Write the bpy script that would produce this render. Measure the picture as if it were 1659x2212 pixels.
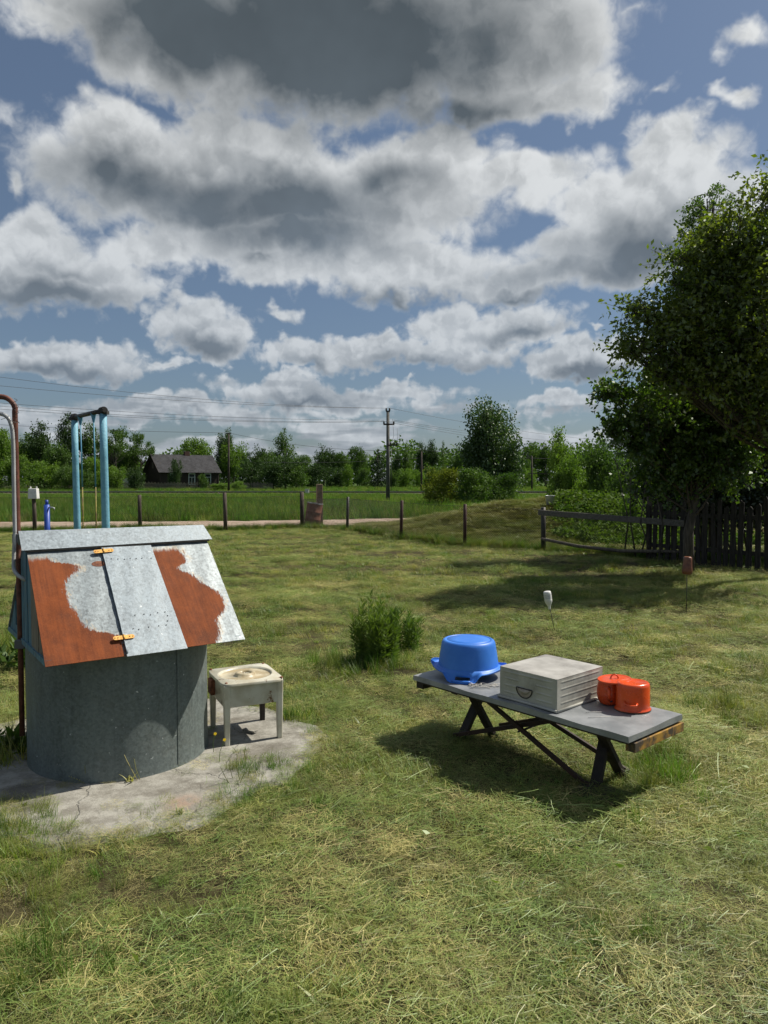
import bpy, math, random
import numpy as np
from mathutils import Vector, Matrix
for o in list(bpy.data.objects): bpy.data.objects.remove(o)
scene = bpy.context.scene
COL = scene.collection
R = math.radians
rng = np.random.default_rng(7)
random.seed(7)

# ------------------------------------------------------------------ camera
CAM_H = 1.7; FPX = 1600.0; PITCH = math.atan(68/1600)
cam_d = bpy.data.cameras.new('camera'); cam = bpy.data.objects.new('camera', cam_d); COL.objects.link(cam)
cam.location = (0, 0, CAM_H); cam.rotation_euler = (R(90)-PITCH, 0, 0)
cam_d.sensor_fit = 'VERTICAL'; cam_d.sensor_height = 24; cam_d.lens = 24*FPX/2212
cam_d.clip_start = .05; cam_d.clip_end = 3000
scene.camera = cam
def ray(u, v):
    x = (u-829.5)/FPX; z = -(v-1106)/FPX
    c, s = math.cos(PITCH), math.sin(PITCH)
    return Vector((x, c+z*s, z*c-s))
def at(u, v, d):            # world point seen at photo point (u, v), d metres ahead
    r = ray(u, v); k = d/r.y
    return Vector((r.x*k, d, CAM_H+r.z*k))
def G(u, v, z=0.0):         # world point on the level z
    r = ray(u, v); k = (z-CAM_H)/r.z
    return Vector((r.x*k, r.y*k, z))

# ------------------------------------------------------------------ node helper
class E:
    """small expression wrapper round shader sockets"""
    nt = None
    def __init__(s, sock): s.s = sock
    @staticmethod
    def m(op, *a, clamp=False):
        n = E.nt.nodes.new('ShaderNodeMath'); n.operation = op; n.use_clamp = clamp
        for i, x in enumerate(a):
            if isinstance(x, E): E.nt.links.new(x.s, n.inputs[i])
            else: n.inputs[i].default_value = float(x)
        return E(n.outputs[0])
    def __add__(s, o): return E.m('ADD', s, o)
    __radd__ = __add__
    def __sub__(s, o): return E.m('SUBTRACT', s, o)
    def __rsub__(s, o): return E.m('SUBTRACT', o, s)
    def __mul__(s, o): return E.m('MULTIPLY', s, o)
    __rmul__ = __mul__
    def __truediv__(s, o): return E.m('DIVIDE', s, o)
def sstep(x, a, b, lo=0., hi=1.):
    n = E.nt.nodes.new('ShaderNodeMapRange'); n.interpolation_type = 'SMOOTHSTEP'
    E.nt.links.new(x.s, n.inputs['Value'])
    n.inputs['From Min'].default_value = a; n.inputs['From Max'].default_value = b
    n.inputs['To Min'].default_value = lo; n.inputs['To Max'].default_value = hi
    return E(n.outputs['Result'])
def vmath(op, a, b=None, c=None):
    n = E.nt.nodes.new('ShaderNodeVectorMath'); n.operation = op
    for i, x in enumerate((a, b, c)):
        if x is None: continue
        if isinstance(x, E): E.nt.links.new(x.s, n.inputs[i])
        else: n.inputs[i].default_value = x
    return E(n.outputs['Value'] if op in ('LENGTH', 'DOT_PRODUCT', 'DISTANCE') else n.outputs['Vector'])
def comb(x, y, z):
    n = E.nt.nodes.new('ShaderNodeCombineXYZ')
    for i, v in enumerate((x, y, z)):
        if isinstance(v, E): E.nt.links.new(v.s, n.inputs[i])
        else: n.inputs[i].default_value = v
    return E(n.outputs[0])
def sep(v):
    n = E.nt.nodes.new('ShaderNodeSeparateXYZ'); E.nt.links.new(v.s, n.inputs[0])
    return [E(o) for o in n.outputs]
def noise(vec, scale, detail=6, rough=.55, dist=0., col=False):
    n = E.nt.nodes.new('ShaderNodeTexNoise')
    if vec is not None: E.nt.links.new(vec.s, n.inputs['Vector'])
    n.inputs['Scale'].default_value = scale; n.inputs['Detail'].default_value = detail
    n.inputs['Roughness'].default_value = rough; n.inputs['Distortion'].default_value = dist
    return E(n.outputs['Color' if col else 'Fac'])
def voro(vec, scale, feat='F1', rnd=1., out='Distance', detail=0, rough=.5):
    n = E.nt.nodes.new('ShaderNodeTexVoronoi'); n.feature = feat
    E.nt.links.new(vec.s, n.inputs['Vector']); n.inputs['Scale'].default_value = scale
    n.inputs['Randomness'].default_value = rnd; n.inputs['Detail'].default_value = detail; n.inputs['Roughness'].default_value = rough
    return E(n.outputs[out])
def mix(f, a, b):
    n = E.nt.nodes.new('ShaderNodeMix'); n.data_type = 'RGBA'
    for k, x in ((0, f), (6, a), (7, b)):
        if isinstance(x, E): E.nt.links.new(x.s, n.inputs[k])
        elif k == 0: n.inputs[0].default_value = x
        else: n.inputs[k].default_value = (*x, 1)
    return E(n.outputs[2])
def mixf(f, a, b): return a + (b-a)*f if isinstance(a, E) or isinstance(b, E) else f*(b-a)+a

# ------------------------------------------------------------------ sun, world
SUN_AZ = math.atan2(.30, .125); SUN_EL = R(52)       # azimuth from +Y towards +X
sdir = Vector((math.sin(SUN_AZ)*math.cos(SUN_EL), math.cos(SUN_AZ)*math.cos(SUN_EL), math.sin(SUN_EL)))
sun_d = bpy.data.lights.new('sun', 'SUN'); sun_d.energy = 4.6; sun_d.angle = R(.53); sun_d.color = (1, .93, .82)
sun = bpy.data.objects.new('sun', sun_d); COL.objects.link(sun); sun.location = (20, 8, 30)
sun.rotation_euler = sdir.to_track_quat('Z', 'Y').to_euler()
scene.view_settings.view_transform = 'Standard'; scene.view_settings.look = 'None'
scene.view_settings.gamma = 1; scene.view_settings.exposure = EXPO = 0.36
scene.view_settings.use_curve_mapping = False
try:
    scene.cycles.max_bounces = 8; scene.cycles.transparent_max_bounces = 12
except Exception: pass

world = bpy.data.worlds.new('World'); scene.world = world; world.use_nodes = True
wt = world.node_tree; wt.nodes.clear(); E.nt = wt
sky = wt.nodes.new('ShaderNodeTexSky'); sky.sky_type = 'NISHITA'; sky.sun_disc = False
sky.sun_elevation = SUN_EL; sky.sun_rotation = SUN_AZ; sky.air_density = 1.0; sky.dust_density = 1.2; sky.ozone_density = 2.0
tc = wt.nodes.new('ShaderNodeTexCoord')
nv = vmath('NORMALIZE', E(tc.outputs['Generated']))
dx, dy, dz = sep(nv)
azi = E.m('ARCTAN2', dx, dy); ele = E.m('ARCSINE', dz)
def ae(u, v):
    r = ray(u, v).normalized(); return math.atan2(r.x, r.y), math.asin(r.z)
# cumulus: photo centre u, v, half sizes, thickness weight
CL = [(700,40,640,225,1.15),(330,20,280,120,.85),(1130,90,200,160,.75),(1190,215,170,52,.5),(330,150,130,70,.55),
      (540,400,440,130,1.1),(290,320,160,80,.7),(830,430,220,120,.85),(1110,385,160,50,.42),(950,340,150,60,.55),(1010,450,90,60,.4),
      (1430,455,200,135,1.0),(1330,545,240,75,.95),(1440,330,160,62,.5),(1120,600,200,44,.6),(1290,440,100,60,.5),
      (820,570,290,70,.75),(560,520,190,62,.7),(350,530,150,48,.5),(600,580,90,40,.5),
      (130,590,230,80,.9),(60,510,120,60,.6),(250,620,120,50,.6),
      (440,712,110,62,.8),(605,680,40,24,.4),(640,768,86,34,.65),(800,752,145,36,.7),
      (1060,700,160,52,.8),(960,757,180,34,.6),(1160,722,70,30,.5),(925,690,42,26,.4),
      (130,775,210,46,.85),(350,785,90,16,.35),(1275,785,130,46,.8),(1165,805,34,28,.4),
      (600,845,135,34,.6),(760,862,220,28,.6),(1210,880,105,20,.5),(1590,205,52,26,.3),(1630,70,75,40,.22),(20,390,36,48,.35),
      (1290,712,26,11,.35),(885,830,20,9,.35),(110,60,170,80,.4),(1420,190,50,22,.14),(1350,40,80,45,.14),(400,890,200,24,.45),(950,890,150,22,.4)]
def cloud_field(pa, pe, cl, warp):
    p = comb(pa+warp[0], pe+warp[1], 0.)
    acc = None
    for (u, v, ru, rv, wgt) in cl:
        a0, e0 = ae(u, v)
        sa = abs(ae(u+ru, v)[0]-ae(u-ru, v)[0])/2; se = abs(ae(u, v+rv)[1]-ae(u, v-rv)[1])/2
        l = vmath('LENGTH', vmath('MULTIPLY_ADD', p, (1/sa, 1/se, 1), (-a0/sa, -e0/se, 0)))
        val = E.m('MULTIPLY_ADD', l, -wgt*.75-.26, wgt*.80+(.46 if wgt > .4 else .20))
        acc = val if acc is None else E.m('SMOOTH_MAX', acc, val, .08)
    return acc
st = vmath('MULTIPLY', comb(dx, dy, 0.), (1., 1., 1.)); zz = E.m('MAXIMUM', dz, -.3)+1.
P2 = comb(dx/zz, dy/zz, 0.)                      # stereographic plane: detail stays isotropic at every height
def n2(vec, scale, detail=4, rough=.55, col=False):
    n = E.nt.nodes.new('ShaderNodeTexNoise'); n.noise_dimensions = '2D'; E.nt.links.new(vec.s, n.inputs['Vector'])
    n.inputs['Scale'].default_value = scale; n.inputs['Detail'].default_value = detail; n.inputs['Roughness'].default_value = rough
    return E(n.outputs['Color' if col else 'Fac'])
def v2(vec, scale, detail=1., rough=.5):
    n = E.nt.nodes.new('ShaderNodeTexVoronoi'); n.voronoi_dimensions = '2D'; n.feature = 'F1'; E.nt.links.new(vec.s, n.inputs['Vector'])
    n.inputs['Scale'].default_value = scale; n.inputs['Detail'].default_value = detail; n.inputs['Roughness'].default_value = rough
    return E(n.outputs['Distance'])
wa, wb, wc_ = sep(n2(P2, 9, 3, .6, True)); wa2, wb2, wc2 = sep(n2(P2, 34, 3, .6, True))
warp = ((wa-.5)*.09+(wa2-.5)*.03, (wb-.5)*.075+(wb2-.5)*.026)
hz = sstep(ele, .06, .42)
puff_v = vmath('ADD', P2, vmath('MULTIPLY', comb(wa2-.5, wb2-.5, 0.), (.018, .018, 0)))
def detail_field(vec):
    a = (n2(vec, 18, 5, .60)-.5)*1.7 + (.46-v2(vec, 21, 1., .5))*.62
    b = (n2(vec, 46, 4, .60)-.5)*1.5 + (.46-v2(vec, 58, 1., .5))*.60
    return mixf(hz, b, a)
d0 = detail_field(puff_v); d1 = detail_field(vmath('ADD', puff_v, (.007, -.011, 0)))
base = cloud_field(azi, ele, CL, warp)
DK = [(740,100,520,215,1.15),(420,80,280,160,.9),(160,20,160,60,.3),(1010,240,200,60,.5),(520,430,430,80,1.0),(300,400,190,75,.85),(640,500,240,66,.8),(820,400,150,50,.6),
      (1390,545,220,75,.95),(1250,590,190,40,.6),(1480,520,120,60,.6),(90,640,240,42,.8),(150,590,110,30,.4),(445,745,85,28,.8),(860,640,190,18,.5),(560,560,100,20,.4),(1110,635,120,16,.5),
      (150,805,200,24,.7),(930,783,220,20,.5),(670,790,80,14,.5),(1130,715,90,22,.5),(1290,815,100,22,.8),(660,868,170,16,.5),(420,905,200,10,.4),(980,898,160,10,.4),(610,695,30,8,.3)]
dk = cloud_field(azi, ele, DK, (warp[0]*.9, warp[1]*.9))
outside = E.m('MAXIMUM', sstep(E.m('ABSOLUTE', azi), .50, .64), sstep(ele, .66, .80))
gen = (n2(P2, 3.2, 5, .55)-.49)*4.
gen = gen*outside - (1.-outside)*1.5
low = (n2(comb(azi*6., ele*30.+wa*1.2, 0.), 1., 3, .5)-.37)*2.2 - sstep(ele, .06, .15)*1.6
fld = E.m('MAXIMUM', base, E.m('MAXIMUM', gen, low))
damp = sstep(ele, .02, .17)*.34+.16
D = fld + d0*damp; D1 = fld + d1*damp
alpha = sstep(D, -.04, .36)
high = sstep(ele, .10, .55)
L_ = sstep(D-D1, -.17, .19)
thick = sstep(D, .10, .62)
dks = sstep(dk + d0*.26, -.30, 1.02)
lowd = sstep(n2(comb(azi*7., ele*46.+3.3, 0.), 1., 3, .5), .42, .62)*(1.-sstep(ele, .10, .16))
gend = outside*thick*.95
body = E.m('MAXIMUM', E.m('MAXIMUM', dks, lowd*.55), gend)
shade = body*(.97+(wc_-.5)*.6+(wa-.5)*.35) + (1.-L_)*(.28+.10*thick)*(1.-body*.72) + thick*.12 - .10
shade = E.m('MAXIMUM', E.m('MINIMUM', shade, 1.), 0.)
bright = mix(high, (.72, .77, .82), (.98, 1.0, 1.0))
darkc = mix(high, (.225, .275, .335), (.105, .130, .148))
ccol = mix(shade, bright, darkc)
mott = n2(P2, 7., 4, .6)*.75+.63; ccol = vmath('MULTIPLY', ccol, mix(shade, (1, 1, 1), comb(mott, mott, mott)))
skyc = vmath('MULTIPLY', E(sky.outputs[0]), (.070, .078, .086))
skyc = mix(.22, skyc, (.30, .37, .45))
fin = mix(alpha*.97, skyc, ccol)
bg = wt.nodes.new('ShaderNodeBackground'); wo = wt.nodes.new('ShaderNodeOutputWorld')
wt.links.new(fin.s, bg.inputs[0]); bg.inputs[1].default_value = .625; wt.links.new(bg.outputs[0], wo.inputs[0])
world.cycles.sampling_method = 'MANUAL'; world.cycles.sample_map_resolution = 512

# ------------------------------------------------------------------ object helpers
ORG = {}
def tag(o, label=None, cat=None, group=None, kind=None):
    if label: o['label'] = label
    if cat: o['category'] = cat
    if group: o['group'] = group
    if kind: o['kind'] = kind
    return o
def thing(name, loc, label, cat, group=None):
    o = bpy.data.objects.new(name, None); COL.objects.link(o); o.location = loc; o.empty_display_size = .1
    ORG[o.name] = Vector(loc); return tag(o, label, cat, group)
def link(name, me, parent=None, loc=None):
    o = bpy.data.objects.new(name, me); COL.objects.link(o)
    if parent: o.parent = parent
    if loc is not None: o.location = loc
    return o
class MB:
    def __init__(s): s.v = []; s.f = []; s.sm = []; s.uv = {}
    def add(s, vs, fs, smooth=False, uvs=None):
        b = len(s.v); s.v += [Vector(x) for x in vs]
        for i, f in enumerate(fs):
            if uvs: s.uv[len(s.f)] = uvs[i]
            s.f.append([b+k for k in f]); s.sm.append(smooth)
        return s
    def box(s, c, size, rot=None, taper=1.):
        sx, sy, sz = [a/2 for a in size]; vs = []
        for z in (-1, 1):
            k = taper if z > 0 else 1
            for x, y in ((-1,-1),(1,-1),(1,1),(-1,1)): vs.append(Vector((x*sx*k, y*sy*k, z*sz)))
        if rot is not None: vs = [rot @ v for v in vs]
        c = Vector(c); vs = [v+c for v in vs]
        return s.add(vs, [(3,2,1,0),(4,5,6,7),(0,1,5,4),(1,2,6,5),(2,3,7,6),(3,0,4,7)])
    def bar(s, a, b, w, h, up=(0,0,1)):
        a = Vector(a); b = Vector(b); d = (b-a); L = d.length; d.normalize()
        upv = Vector(up); sd = d.cross(upv)
        if sd.length < 1e-4: sd = d.cross(Vector((1,0,0)))
        sd.normalize(); n = sd.cross(d)
        rot = Matrix((d, sd, n)).transposed()
        return s.box((a+b)/2, (L, w, h), rot)
    def tube(s, pts, rad, n=8, cap=True, smooth=True):
        pts = [Vector(p) for p in pts]; m = len(pts)
        if not hasattr(rad, '__len__'): rad = [rad]*m
        vs = []; prev = None
        for i, p in enumerate(pts):
            t = (pts[min(i+1, m-1)]-pts[max(i-1, 0)]).normalized()
            if prev is None:
                a = Vector((0,0,1)) if abs(t.z) < .9 else Vector((1,0,0)); x = t.cross(a).normalized()
            else: x = (prev-t*prev.dot(t)).normalized()
            prev = x; y = t.cross(x)
            for k in range(n):
                th = 2*math.pi*k/n; vs.append(p+(x*math.cos(th)+y*math.sin(th))*rad[i])
        fs = []
        for i in range(m-1):
            for k in range(n):
                k2 = (k+1) % n; fs.append((i*n+k, i*n+k2, (i+1)*n+k2, (i+1)*n+k))
        s.add(vs, fs, smooth)
        if cap and n > 2:
            b = len(s.v)-m*n
            s.f.append([b+k for k in range(n)][::-1]); s.sm.append(False)
            s.f.append([b+(m-1)*n+k for k in range(n)]); s.sm.append(False)
        return s
    def lathe(s, prof, c=(0,0,0), n=32, cap0=False, cap1=False, sx=1, sy=1, rot=0, tilt=None, smooth=True):
        vs = []; c = Vector(c)
        for (r, z) in prof:
            for k in range(n):
                th = 2*math.pi*k/n
                x, y = r*sx*math.cos(th), r*sy*math.sin(th)
                v = Vector((x*math.cos(rot)-y*math.sin(rot), x*math.sin(rot)+y*math.cos(rot), z))
                if tilt is not None: v = tilt @ v
                vs.append(c+v)
        fs = []; m = len(prof)
        for i in range(m-1):
            for k in range(n):
                k2 = (k+1) % n; fs.append((i*n+k, i*n+k2, (i+1)*n+k2, (i+1)*n+k))
        s.add(vs, fs, smooth); b = len(s.v)-m*n
        if cap0: s.f.append([b+k for k in range(n)][::-1]); s.sm.append(False)
        if cap1: s.f.append([b+(m-1)*n+k for k in range(n)]); s.sm.append(False)
        return s
    def build(s, name, mat, parent=None, loc=None, bevel=0, solid=0, sub=0):
        org = ORG.get(parent.name, Vector((0,0,0))) if parent else (Vector(loc) if loc is not None else Vector((0,0,0)))
        me = bpy.data.meshes.new(name)
        me.from_pydata([tuple(v-org) for v in s.v], [], s.f)
        me.polygons.foreach_set('use_smooth', s.sm)
        if s.uv:
            ul = me.uv_layers.new(name='UVMap')
            for p in me.polygons:
                if p.index in s.uv:
                    for li, uvc in zip(p.loop_indices, s.uv[p.index]): ul.data[li].uv = uvc
        me.update(); me.materials.append(mat)
        o = link(name, me, parent, None if parent else org)
        ORG[o.name] = org
        if bevel:
            b = o.modifiers.new('bevel', 'BEVEL'); b.width = bevel; b.segments = 2; b.limit_method = 'ANGLE'; b.angle_limit = R(35)
        if solid:
            b = o.modifiers.new('solid', 'SOLIDIFY'); b.thickness = solid; b.offset = 0
        if sub:
            b = o.modifiers.new('sub', 'SUBSURF'); b.levels = sub; b.render_levels = sub
        return o
def np_mesh(name, V, F, mat, smooth=False):
    me = bpy.data.meshes.new(name); V = np.asarray(V, dtype=np.float32); F = np.asarray(F, dtype=np.int32)
    k = F.shape[1]
    me.vertices.add(len(V)); me.vertices.foreach_set('co', V.ravel())
    me.loops.add(F.size); me.loops.foreach_set('vertex_index', F.ravel())
    me.polygons.add(len(F)); me.polygons.foreach_set('loop_start', np.arange(0, F.size, k, dtype=np.int32))
    me.update(calc_edges=True)
    if smooth: me.polygons.foreach_set('use_smooth', np.ones(len(F), dtype=bool))
    me.validate(); me.materials.append(mat); return me

# ------------------------------------------------------------------ materials
def newmat(name):
    m = bpy.data.materials.new(name); m.use_nodes = True; nt = m.node_tree; nt.nodes.clear(); E.nt = nt
    out = nt.nodes.new('ShaderNodeOutputMaterial'); b = nt.nodes.new('ShaderNodeBsdfPrincipled')
    nt.links.new(b.outputs[0], out.inputs[0]); return m, nt, b, out
def setin(nt, b, name, x):
    if isinstance(x, E): nt.links.new(x.s, b.inputs[name])
    elif isinstance(x, tuple): b.inputs[name].default_value = (*x, 1)
    else: b.inputs[name].default_value = x
def objco():
    n = E.nt.nodes.new('ShaderNodeTexCoord'); return E(n.outputs['Object'])
def uvco():
    n = E.nt.nodes.new('ShaderNodeTexCoord'); return E(n.outputs['UV'])
def geopos():
    n = E.nt.nodes.new('ShaderNodeNewGeometry'); return E(n.outputs['Position'])
def orand():
    n = E.nt.nodes.new('ShaderNodeObjectInfo'); return E(n.outputs['Random'])
def bump(nt, b, h, strength=.3, dist=.01):
    n = nt.nodes.new('ShaderNodeBump'); n.inputs['Strength'].default_value = strength; n.inputs['Distance'].default_value = dist
    nt.links.new(h.s, n.inputs['Height']); nt.links.new(n.outputs[0], b.inputs['Normal'])
def M(name, c1, c2, scale=8, lo=.35, hi=.65, rough=.8, metal=0., stretch=(1,1,1), bmp=.3, bscale=40, bdist=.004, c3=None, s3=2.5, t3=(.55,.7), spec=.5):
    m, nt, b, out = newmat(name)
    co = vmath('MULTIPLY', objco(), stretch)
    f = sstep(noise(co, scale, 8, .62), lo, hi)
    c = mix(f, c1, c2)
    if c3: c = mix(sstep(noise(co, s3, 9, .68), *t3), c, c3)
    setin(nt, b, 'Base Color', c); setin(nt, b, 'Metallic', metal)
    setin(nt, b, 'Roughness', noise(co, scale*1.7, 4)*.25 + (rough-.125))
    setin(nt, b, 'Specular IOR Level', spec)
    if bmp: bump(nt, b, noise(co, bscale, 6, .65), bmp, bdist)
    return m
def galv(name, tint, rough, metal, streak=.5):
    m, nt, b, out = newmat(name); co = objco()
    sp = voro(co, 75, 'F1', 1., 'Color'); a, bb, cc = sep(sp)
    cloud = noise(co, 4, 8, .65); fine = noise(co, 110, 4, .7)
    st = noise(vmath('MULTIPLY', co, (14, 14, 1.2)), 1.4, 6, .6)
    blot = noise(co, 52, 4, .7)
    v = (a*.30 + cloud*.40 + (blot-.5)*.62 + fine*.40 + st*streak*.45 + .06)
    c = vmath('MULTIPLY', comb(v, v, v), tint)
    dirt = sstep(noise(co, 1.7, 10, .7), .55, .75)
    c = mix(dirt*.45, c, (.16, .15, .12))
    spk = sstep(noise(co, 38, 3, .5), .70, .76)
    c = mix(spk*.55, c, (.75, .78, .78))
    setin(nt, b, 'Base Color', c); setin(nt, b, 'Metallic', metal); setin(nt, b, 'Roughness', a*.14+cloud*.2+(rough-.15))
    bump(nt, b, cloud*.6+fine*.12, .35, .012)
    return m
m_galv = galv('galvanised_sheet', (.33, .39, .43), .50, .25)
m_galvd = galv('galvanised_drum', (.150, .180, .174), .55, .3, 1.3)
def rusty_panel(name, pts, pts_low):
    """zinc sheet whose coating has rusted away left of a ragged front; the front is a curve over panel height"""
    m, nt, b, out = newmat(name); uv = uvco(); co = objco(); ux, uy, _ = sep(uv)
    def curve(pp):
        n = nt.nodes.new('ShaderNodeFloatCurve'); cv = n.mapping.curves[0]
        cv.points[0].location = pp[0]; cv.points[-1].location = pp[-1]
        for p in pp[1:-1]: cv.points.new(*p)
        n.mapping.update(); nt.links.new(uy.s, n.inputs['Value']); return E(n.outputs[0])
    n1 = noise(uv, 5, 10, .68)-.5; n2 = noise(vmath('MULTIPLY', uv, (30, 7, 1)), 1, 6, .7)-.5
    n3 = noise(uv, 38, 5, .75)-.5
    edge = curve(pts) + n1*.20 + n2*.26 + n3*.20 - ux
    if pts_low is not None: edge = E.m('MINIMUM', edge, ux - curve(pts_low) + n2*.08)
    topb = (.90-uy) + n2*.08 + n1*.06
    edge = E.m('MINIMUM', edge, topb*1.5)
    f = sstep(edge, -.040, .030); halo = sstep(edge, -.10, -.005)*(1.-f)*sstep(n1+n3, -.12, .15)
    sp = voro(co, 75, 'F1', 1., 'Color'); a, bb, cc = sep(sp)
    cl = noise(co, 4, 8, .65)
    v = a*.28+cl*.4+(noise(co, 52, 4, .7)-.5)*.6+noise(co, 110, 4, .7)*.4+.06
    z = vmath('MULTIPLY', comb(v, v, v), (.33, .385, .41))
    rr = noise(co, 9, 10, .7)*.55 + noise(vmath('MULTIPLY', uv, (26, 2.2, 1)), 1, 7, .65)*.45; rf = noise(vmath('MULTIPLY', co, (3, 3, 1)), 60, 5, .7)
    rust = mix(sstep(rr, .3, .7), (.10, .024, .007), (.25, .062, .013))
    rust = mix(sstep(noise(co, 5, 6, .6), .50, .70)*.55, rust, (.085, .028, .014)); rust = mix(sstep(rf, .45, .75)*.5, rust, (.30, .095, .03))
    c = mix(halo*.7, z, (.42, .33, .20)); c = mix(f, c, rust)
    setin(nt, b, 'Base Color', c); setin(nt, b, 'Metallic', (1.-f)*.25)
    setin(nt, b, 'Roughness', f*.26 + cl*.2 + .36)
    setin(nt, b, 'Specular IOR Level', .5-f*.3)
    bump(nt, b, f*-.25 + rr*.3 + rf*.12, .4, .008)
    return m
m_panL = rusty_panel('rusty_sheet_left', [(0,1.0),(.08,1.0),(.17,.95),(.25,.62),(.45,.44),(.62,.40),(.72,.50),(.8,.62),(.87,.30),(1,.1)], None)
m_panR = rusty_panel('rusty_sheet_right', [(0,.52),(.1,.62),(.2,.66),(.3,.86),(.42,.88),(.55,.66),(.66,.50),(.72,.36),(.78,.55),(.86,.50),(1,.4)],
                     [(0,.0),(.5,.0),(.8,.03),(1,.05)])
m_rust = M('rusted_iron', (.10,.032,.018), (.24,.09,.04), 30, rough=.8, bscale=150, bdist=.002)
m_pipe = M('rusty_brown_pipe', (.085,.028,.018), (.17,.06,.035), 40, rough=.6, bscale=200, bdist=.001)
m_dark = M('dark_iron_and_shade', (.018,.017,.016), (.05,.045,.04), 30, rough=.6, bmp=.2)
m_wood = M('weathered_wood', (.06,.05,.04), (.15,.13,.10), 3, stretch=(12,12,1.2), rough=.9, bscale=10, bdist=.006)
m_woodgrey = M('bare_grey_boards', (.12,.105,.08), (.26,.23,.17), 4, stretch=(10,10,1), rough=.9, bscale=14, bdist=.005)
m_blueold = M('peeling_blue_boards', (.05,.13,.18), (.10,.22,.27), 5, stretch=(6,6,1), rough=.75, c3=(.16,.14,.11), s3=9, t3=(.55,.62), bscale=30, bdist=.004)
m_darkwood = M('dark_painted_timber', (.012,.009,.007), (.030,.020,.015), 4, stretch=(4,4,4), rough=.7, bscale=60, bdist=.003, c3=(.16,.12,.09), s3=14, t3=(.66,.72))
m_ocher = M('peeling_ochre_board', (.40,.22,.03), (.12,.075,.035), 14, rough=.8, bscale=60, c3=(.06,.045,.03), s3=9, t3=(.5,.6))
m_bluepost = M('light_blue_painted_pipe', (.13,.34,.46), (.18,.41,.52), 10, rough=.6, bscale=30, bdist=.01, bmp=.7, c3=(.48,.50,.47), s3=7, t3=(.66,.72))
m_bluedeep = M('deep_blue_paint', (.012,.05,.30), (.02,.075,.38), 10, rough=.45, bscale=60, bdist=.002)
m_blueplastic = M('blue_plastic', (.030,.170,.62), (.045,.21,.68), 6, rough=.45, bscale=20, bdist=.001, bmp=.15, c3=(.10,.27,.75), s3=5, t3=(.6,.9))
m_orange = M('orange_enamel', (.72,.085,.012), (.62,.065,.010), 8, rough=.27, bscale=12, bdist=.001, bmp=.1, c3=(.60,.045,.008), s3=6, t3=(.6,.75), spec=.6)
m_orangein = M('pale_enamel_inside', (.55,.55,.52), (.4,.4,.38), 8, rough=.3)
m_black = M('black_chips', (.01,.01,.01), (.03,.02,.02), 8, rough=.6)
m_tabletop = M('zinc_table_sheet', (.20,.215,.225), (.31,.325,.335), 5, rough=.5, metal=.35, bscale=9, bdist=.006, c3=(.36,.38,.39), s3=14, t3=(.6,.8))
m_boxw = M('dirty_white_box', (.44,.44,.39), (.33,.325,.28), 7, rough=.6, bscale=25, bdist=.002, c3=(.19,.18,.16), s3=4.5, t3=(.50,.72))
m_boxtop = M('grimy_box_top', (.44,.43,.40), (.25,.24,.22), 5, .3, .7, rough=.55, bscale=25, bdist=.002, c3=(.13,.12,.11), s3=3.5, t3=(.50,.75))
m_boxhandle = M('brownish_recess', (.24,.20,.16), (.34,.30,.25), 20, rough=.5)
m_enamel = M('aged_cream_enamel', (.56,.55,.46), (.42,.39,.29), 7, rough=.4, bscale=25, bdist=.001, bmp=.15, c3=(.15,.08,.04), s3=13, t3=(.60,.66))
m_dish = M('stained_dish_enamel', (.52,.47,.34), (.36,.29,.17), 11, .35, .6, rough=.4, bscale=25, bdist=.001, bmp=.15, c3=(.15,.10,.06), s3=13, t3=(.58,.72))
m_hinge = M('yellow_hinge', (.62,.36,.08), (.50,.25,.05), 40, rough=.45, metal=.3, c3=(.20,.08,.03), s3=60, t3=(.6,.68))
m_conduit = M('grey_conduit', (.33,.34,.34), (.42,.43,.43), 10, rough=.5)
m_concrete = M('slab_concrete', (.23,.215,.18), (.33,.31,.265), 7, rough=.95, bscale=45, bdist=.006, bmp=.6, c3=(.10,.088,.065), s3=4.2, t3=(.50,.66))
m_concrete, nt, b, out = newmat('slab_concrete'); co = objco()
big = noise(co, 2.2, 8, .65); med = noise(co, 9, 8, .7); fin_ = noise(co, 70, 4, .7)
c = mix(sstep(med, .38, .62), (.215, .205, .175), (.335, .325, .285)); c = mix(sstep(big, .50, .64)*.75, c, (.12, .108, .085))
wv_ = vmath('ADD', co, vmath('MULTIPLY', noise(co, 6, 4, .6, 0, True), (.16, .16, 0)))
crk = voro(wv_, 1.7, 'DISTANCE_TO_EDGE'); crk2 = sstep(crk, .0, .012)
c = mix((1.-crk2)*.22, c, (.05, .045, .035)); c = mix(sstep(fin_, .58, .70)*.55, c, (.45, .44, .40)); c = mix(sstep(voro(co, 60, 'F1'), .16, .10)*.6, c, (.10, .09, .075))
rs = sstep(vmath('DISTANCE', co, (-1.05, 3.80, .02)), .16, .02)*sstep(med, .35, .6); c = mix(rs*.55, c, (.28, .13, .055))
setin(nt, b, 'Base Color', c); setin(nt, b, 'Roughness', .95); bump(nt, b, med*.6+fin_*.4+crk2*.5, .8, .012)
m_concpost = M('lichened_concrete', (.16,.12,.08), (.24,.18,.12), 14, rough=.95, c3=(.08,.06,.04), s3=10)
m_postwood = M('fence_post_wood', (.045,.032,.024), (.09,.07,.055), 5, stretch=(6,6,1), rough=.9, c3=(.10,.11,.07), s3=9)
m_postpaint = M('dark_red_post', (.035,.014,.012), (.06,.022,.018), 9, rough=.75)
m_picket = M('old_dark_pickets', (.014,.012,.011), (.042,.037,.031), 4, stretch=(8,8,1), rough=.95, bscale=16)
m_rail = M('rail_board', (.075,.07,.062), (.14,.13,.115), 4, stretch=(2,8,8), rough=.9)
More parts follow.
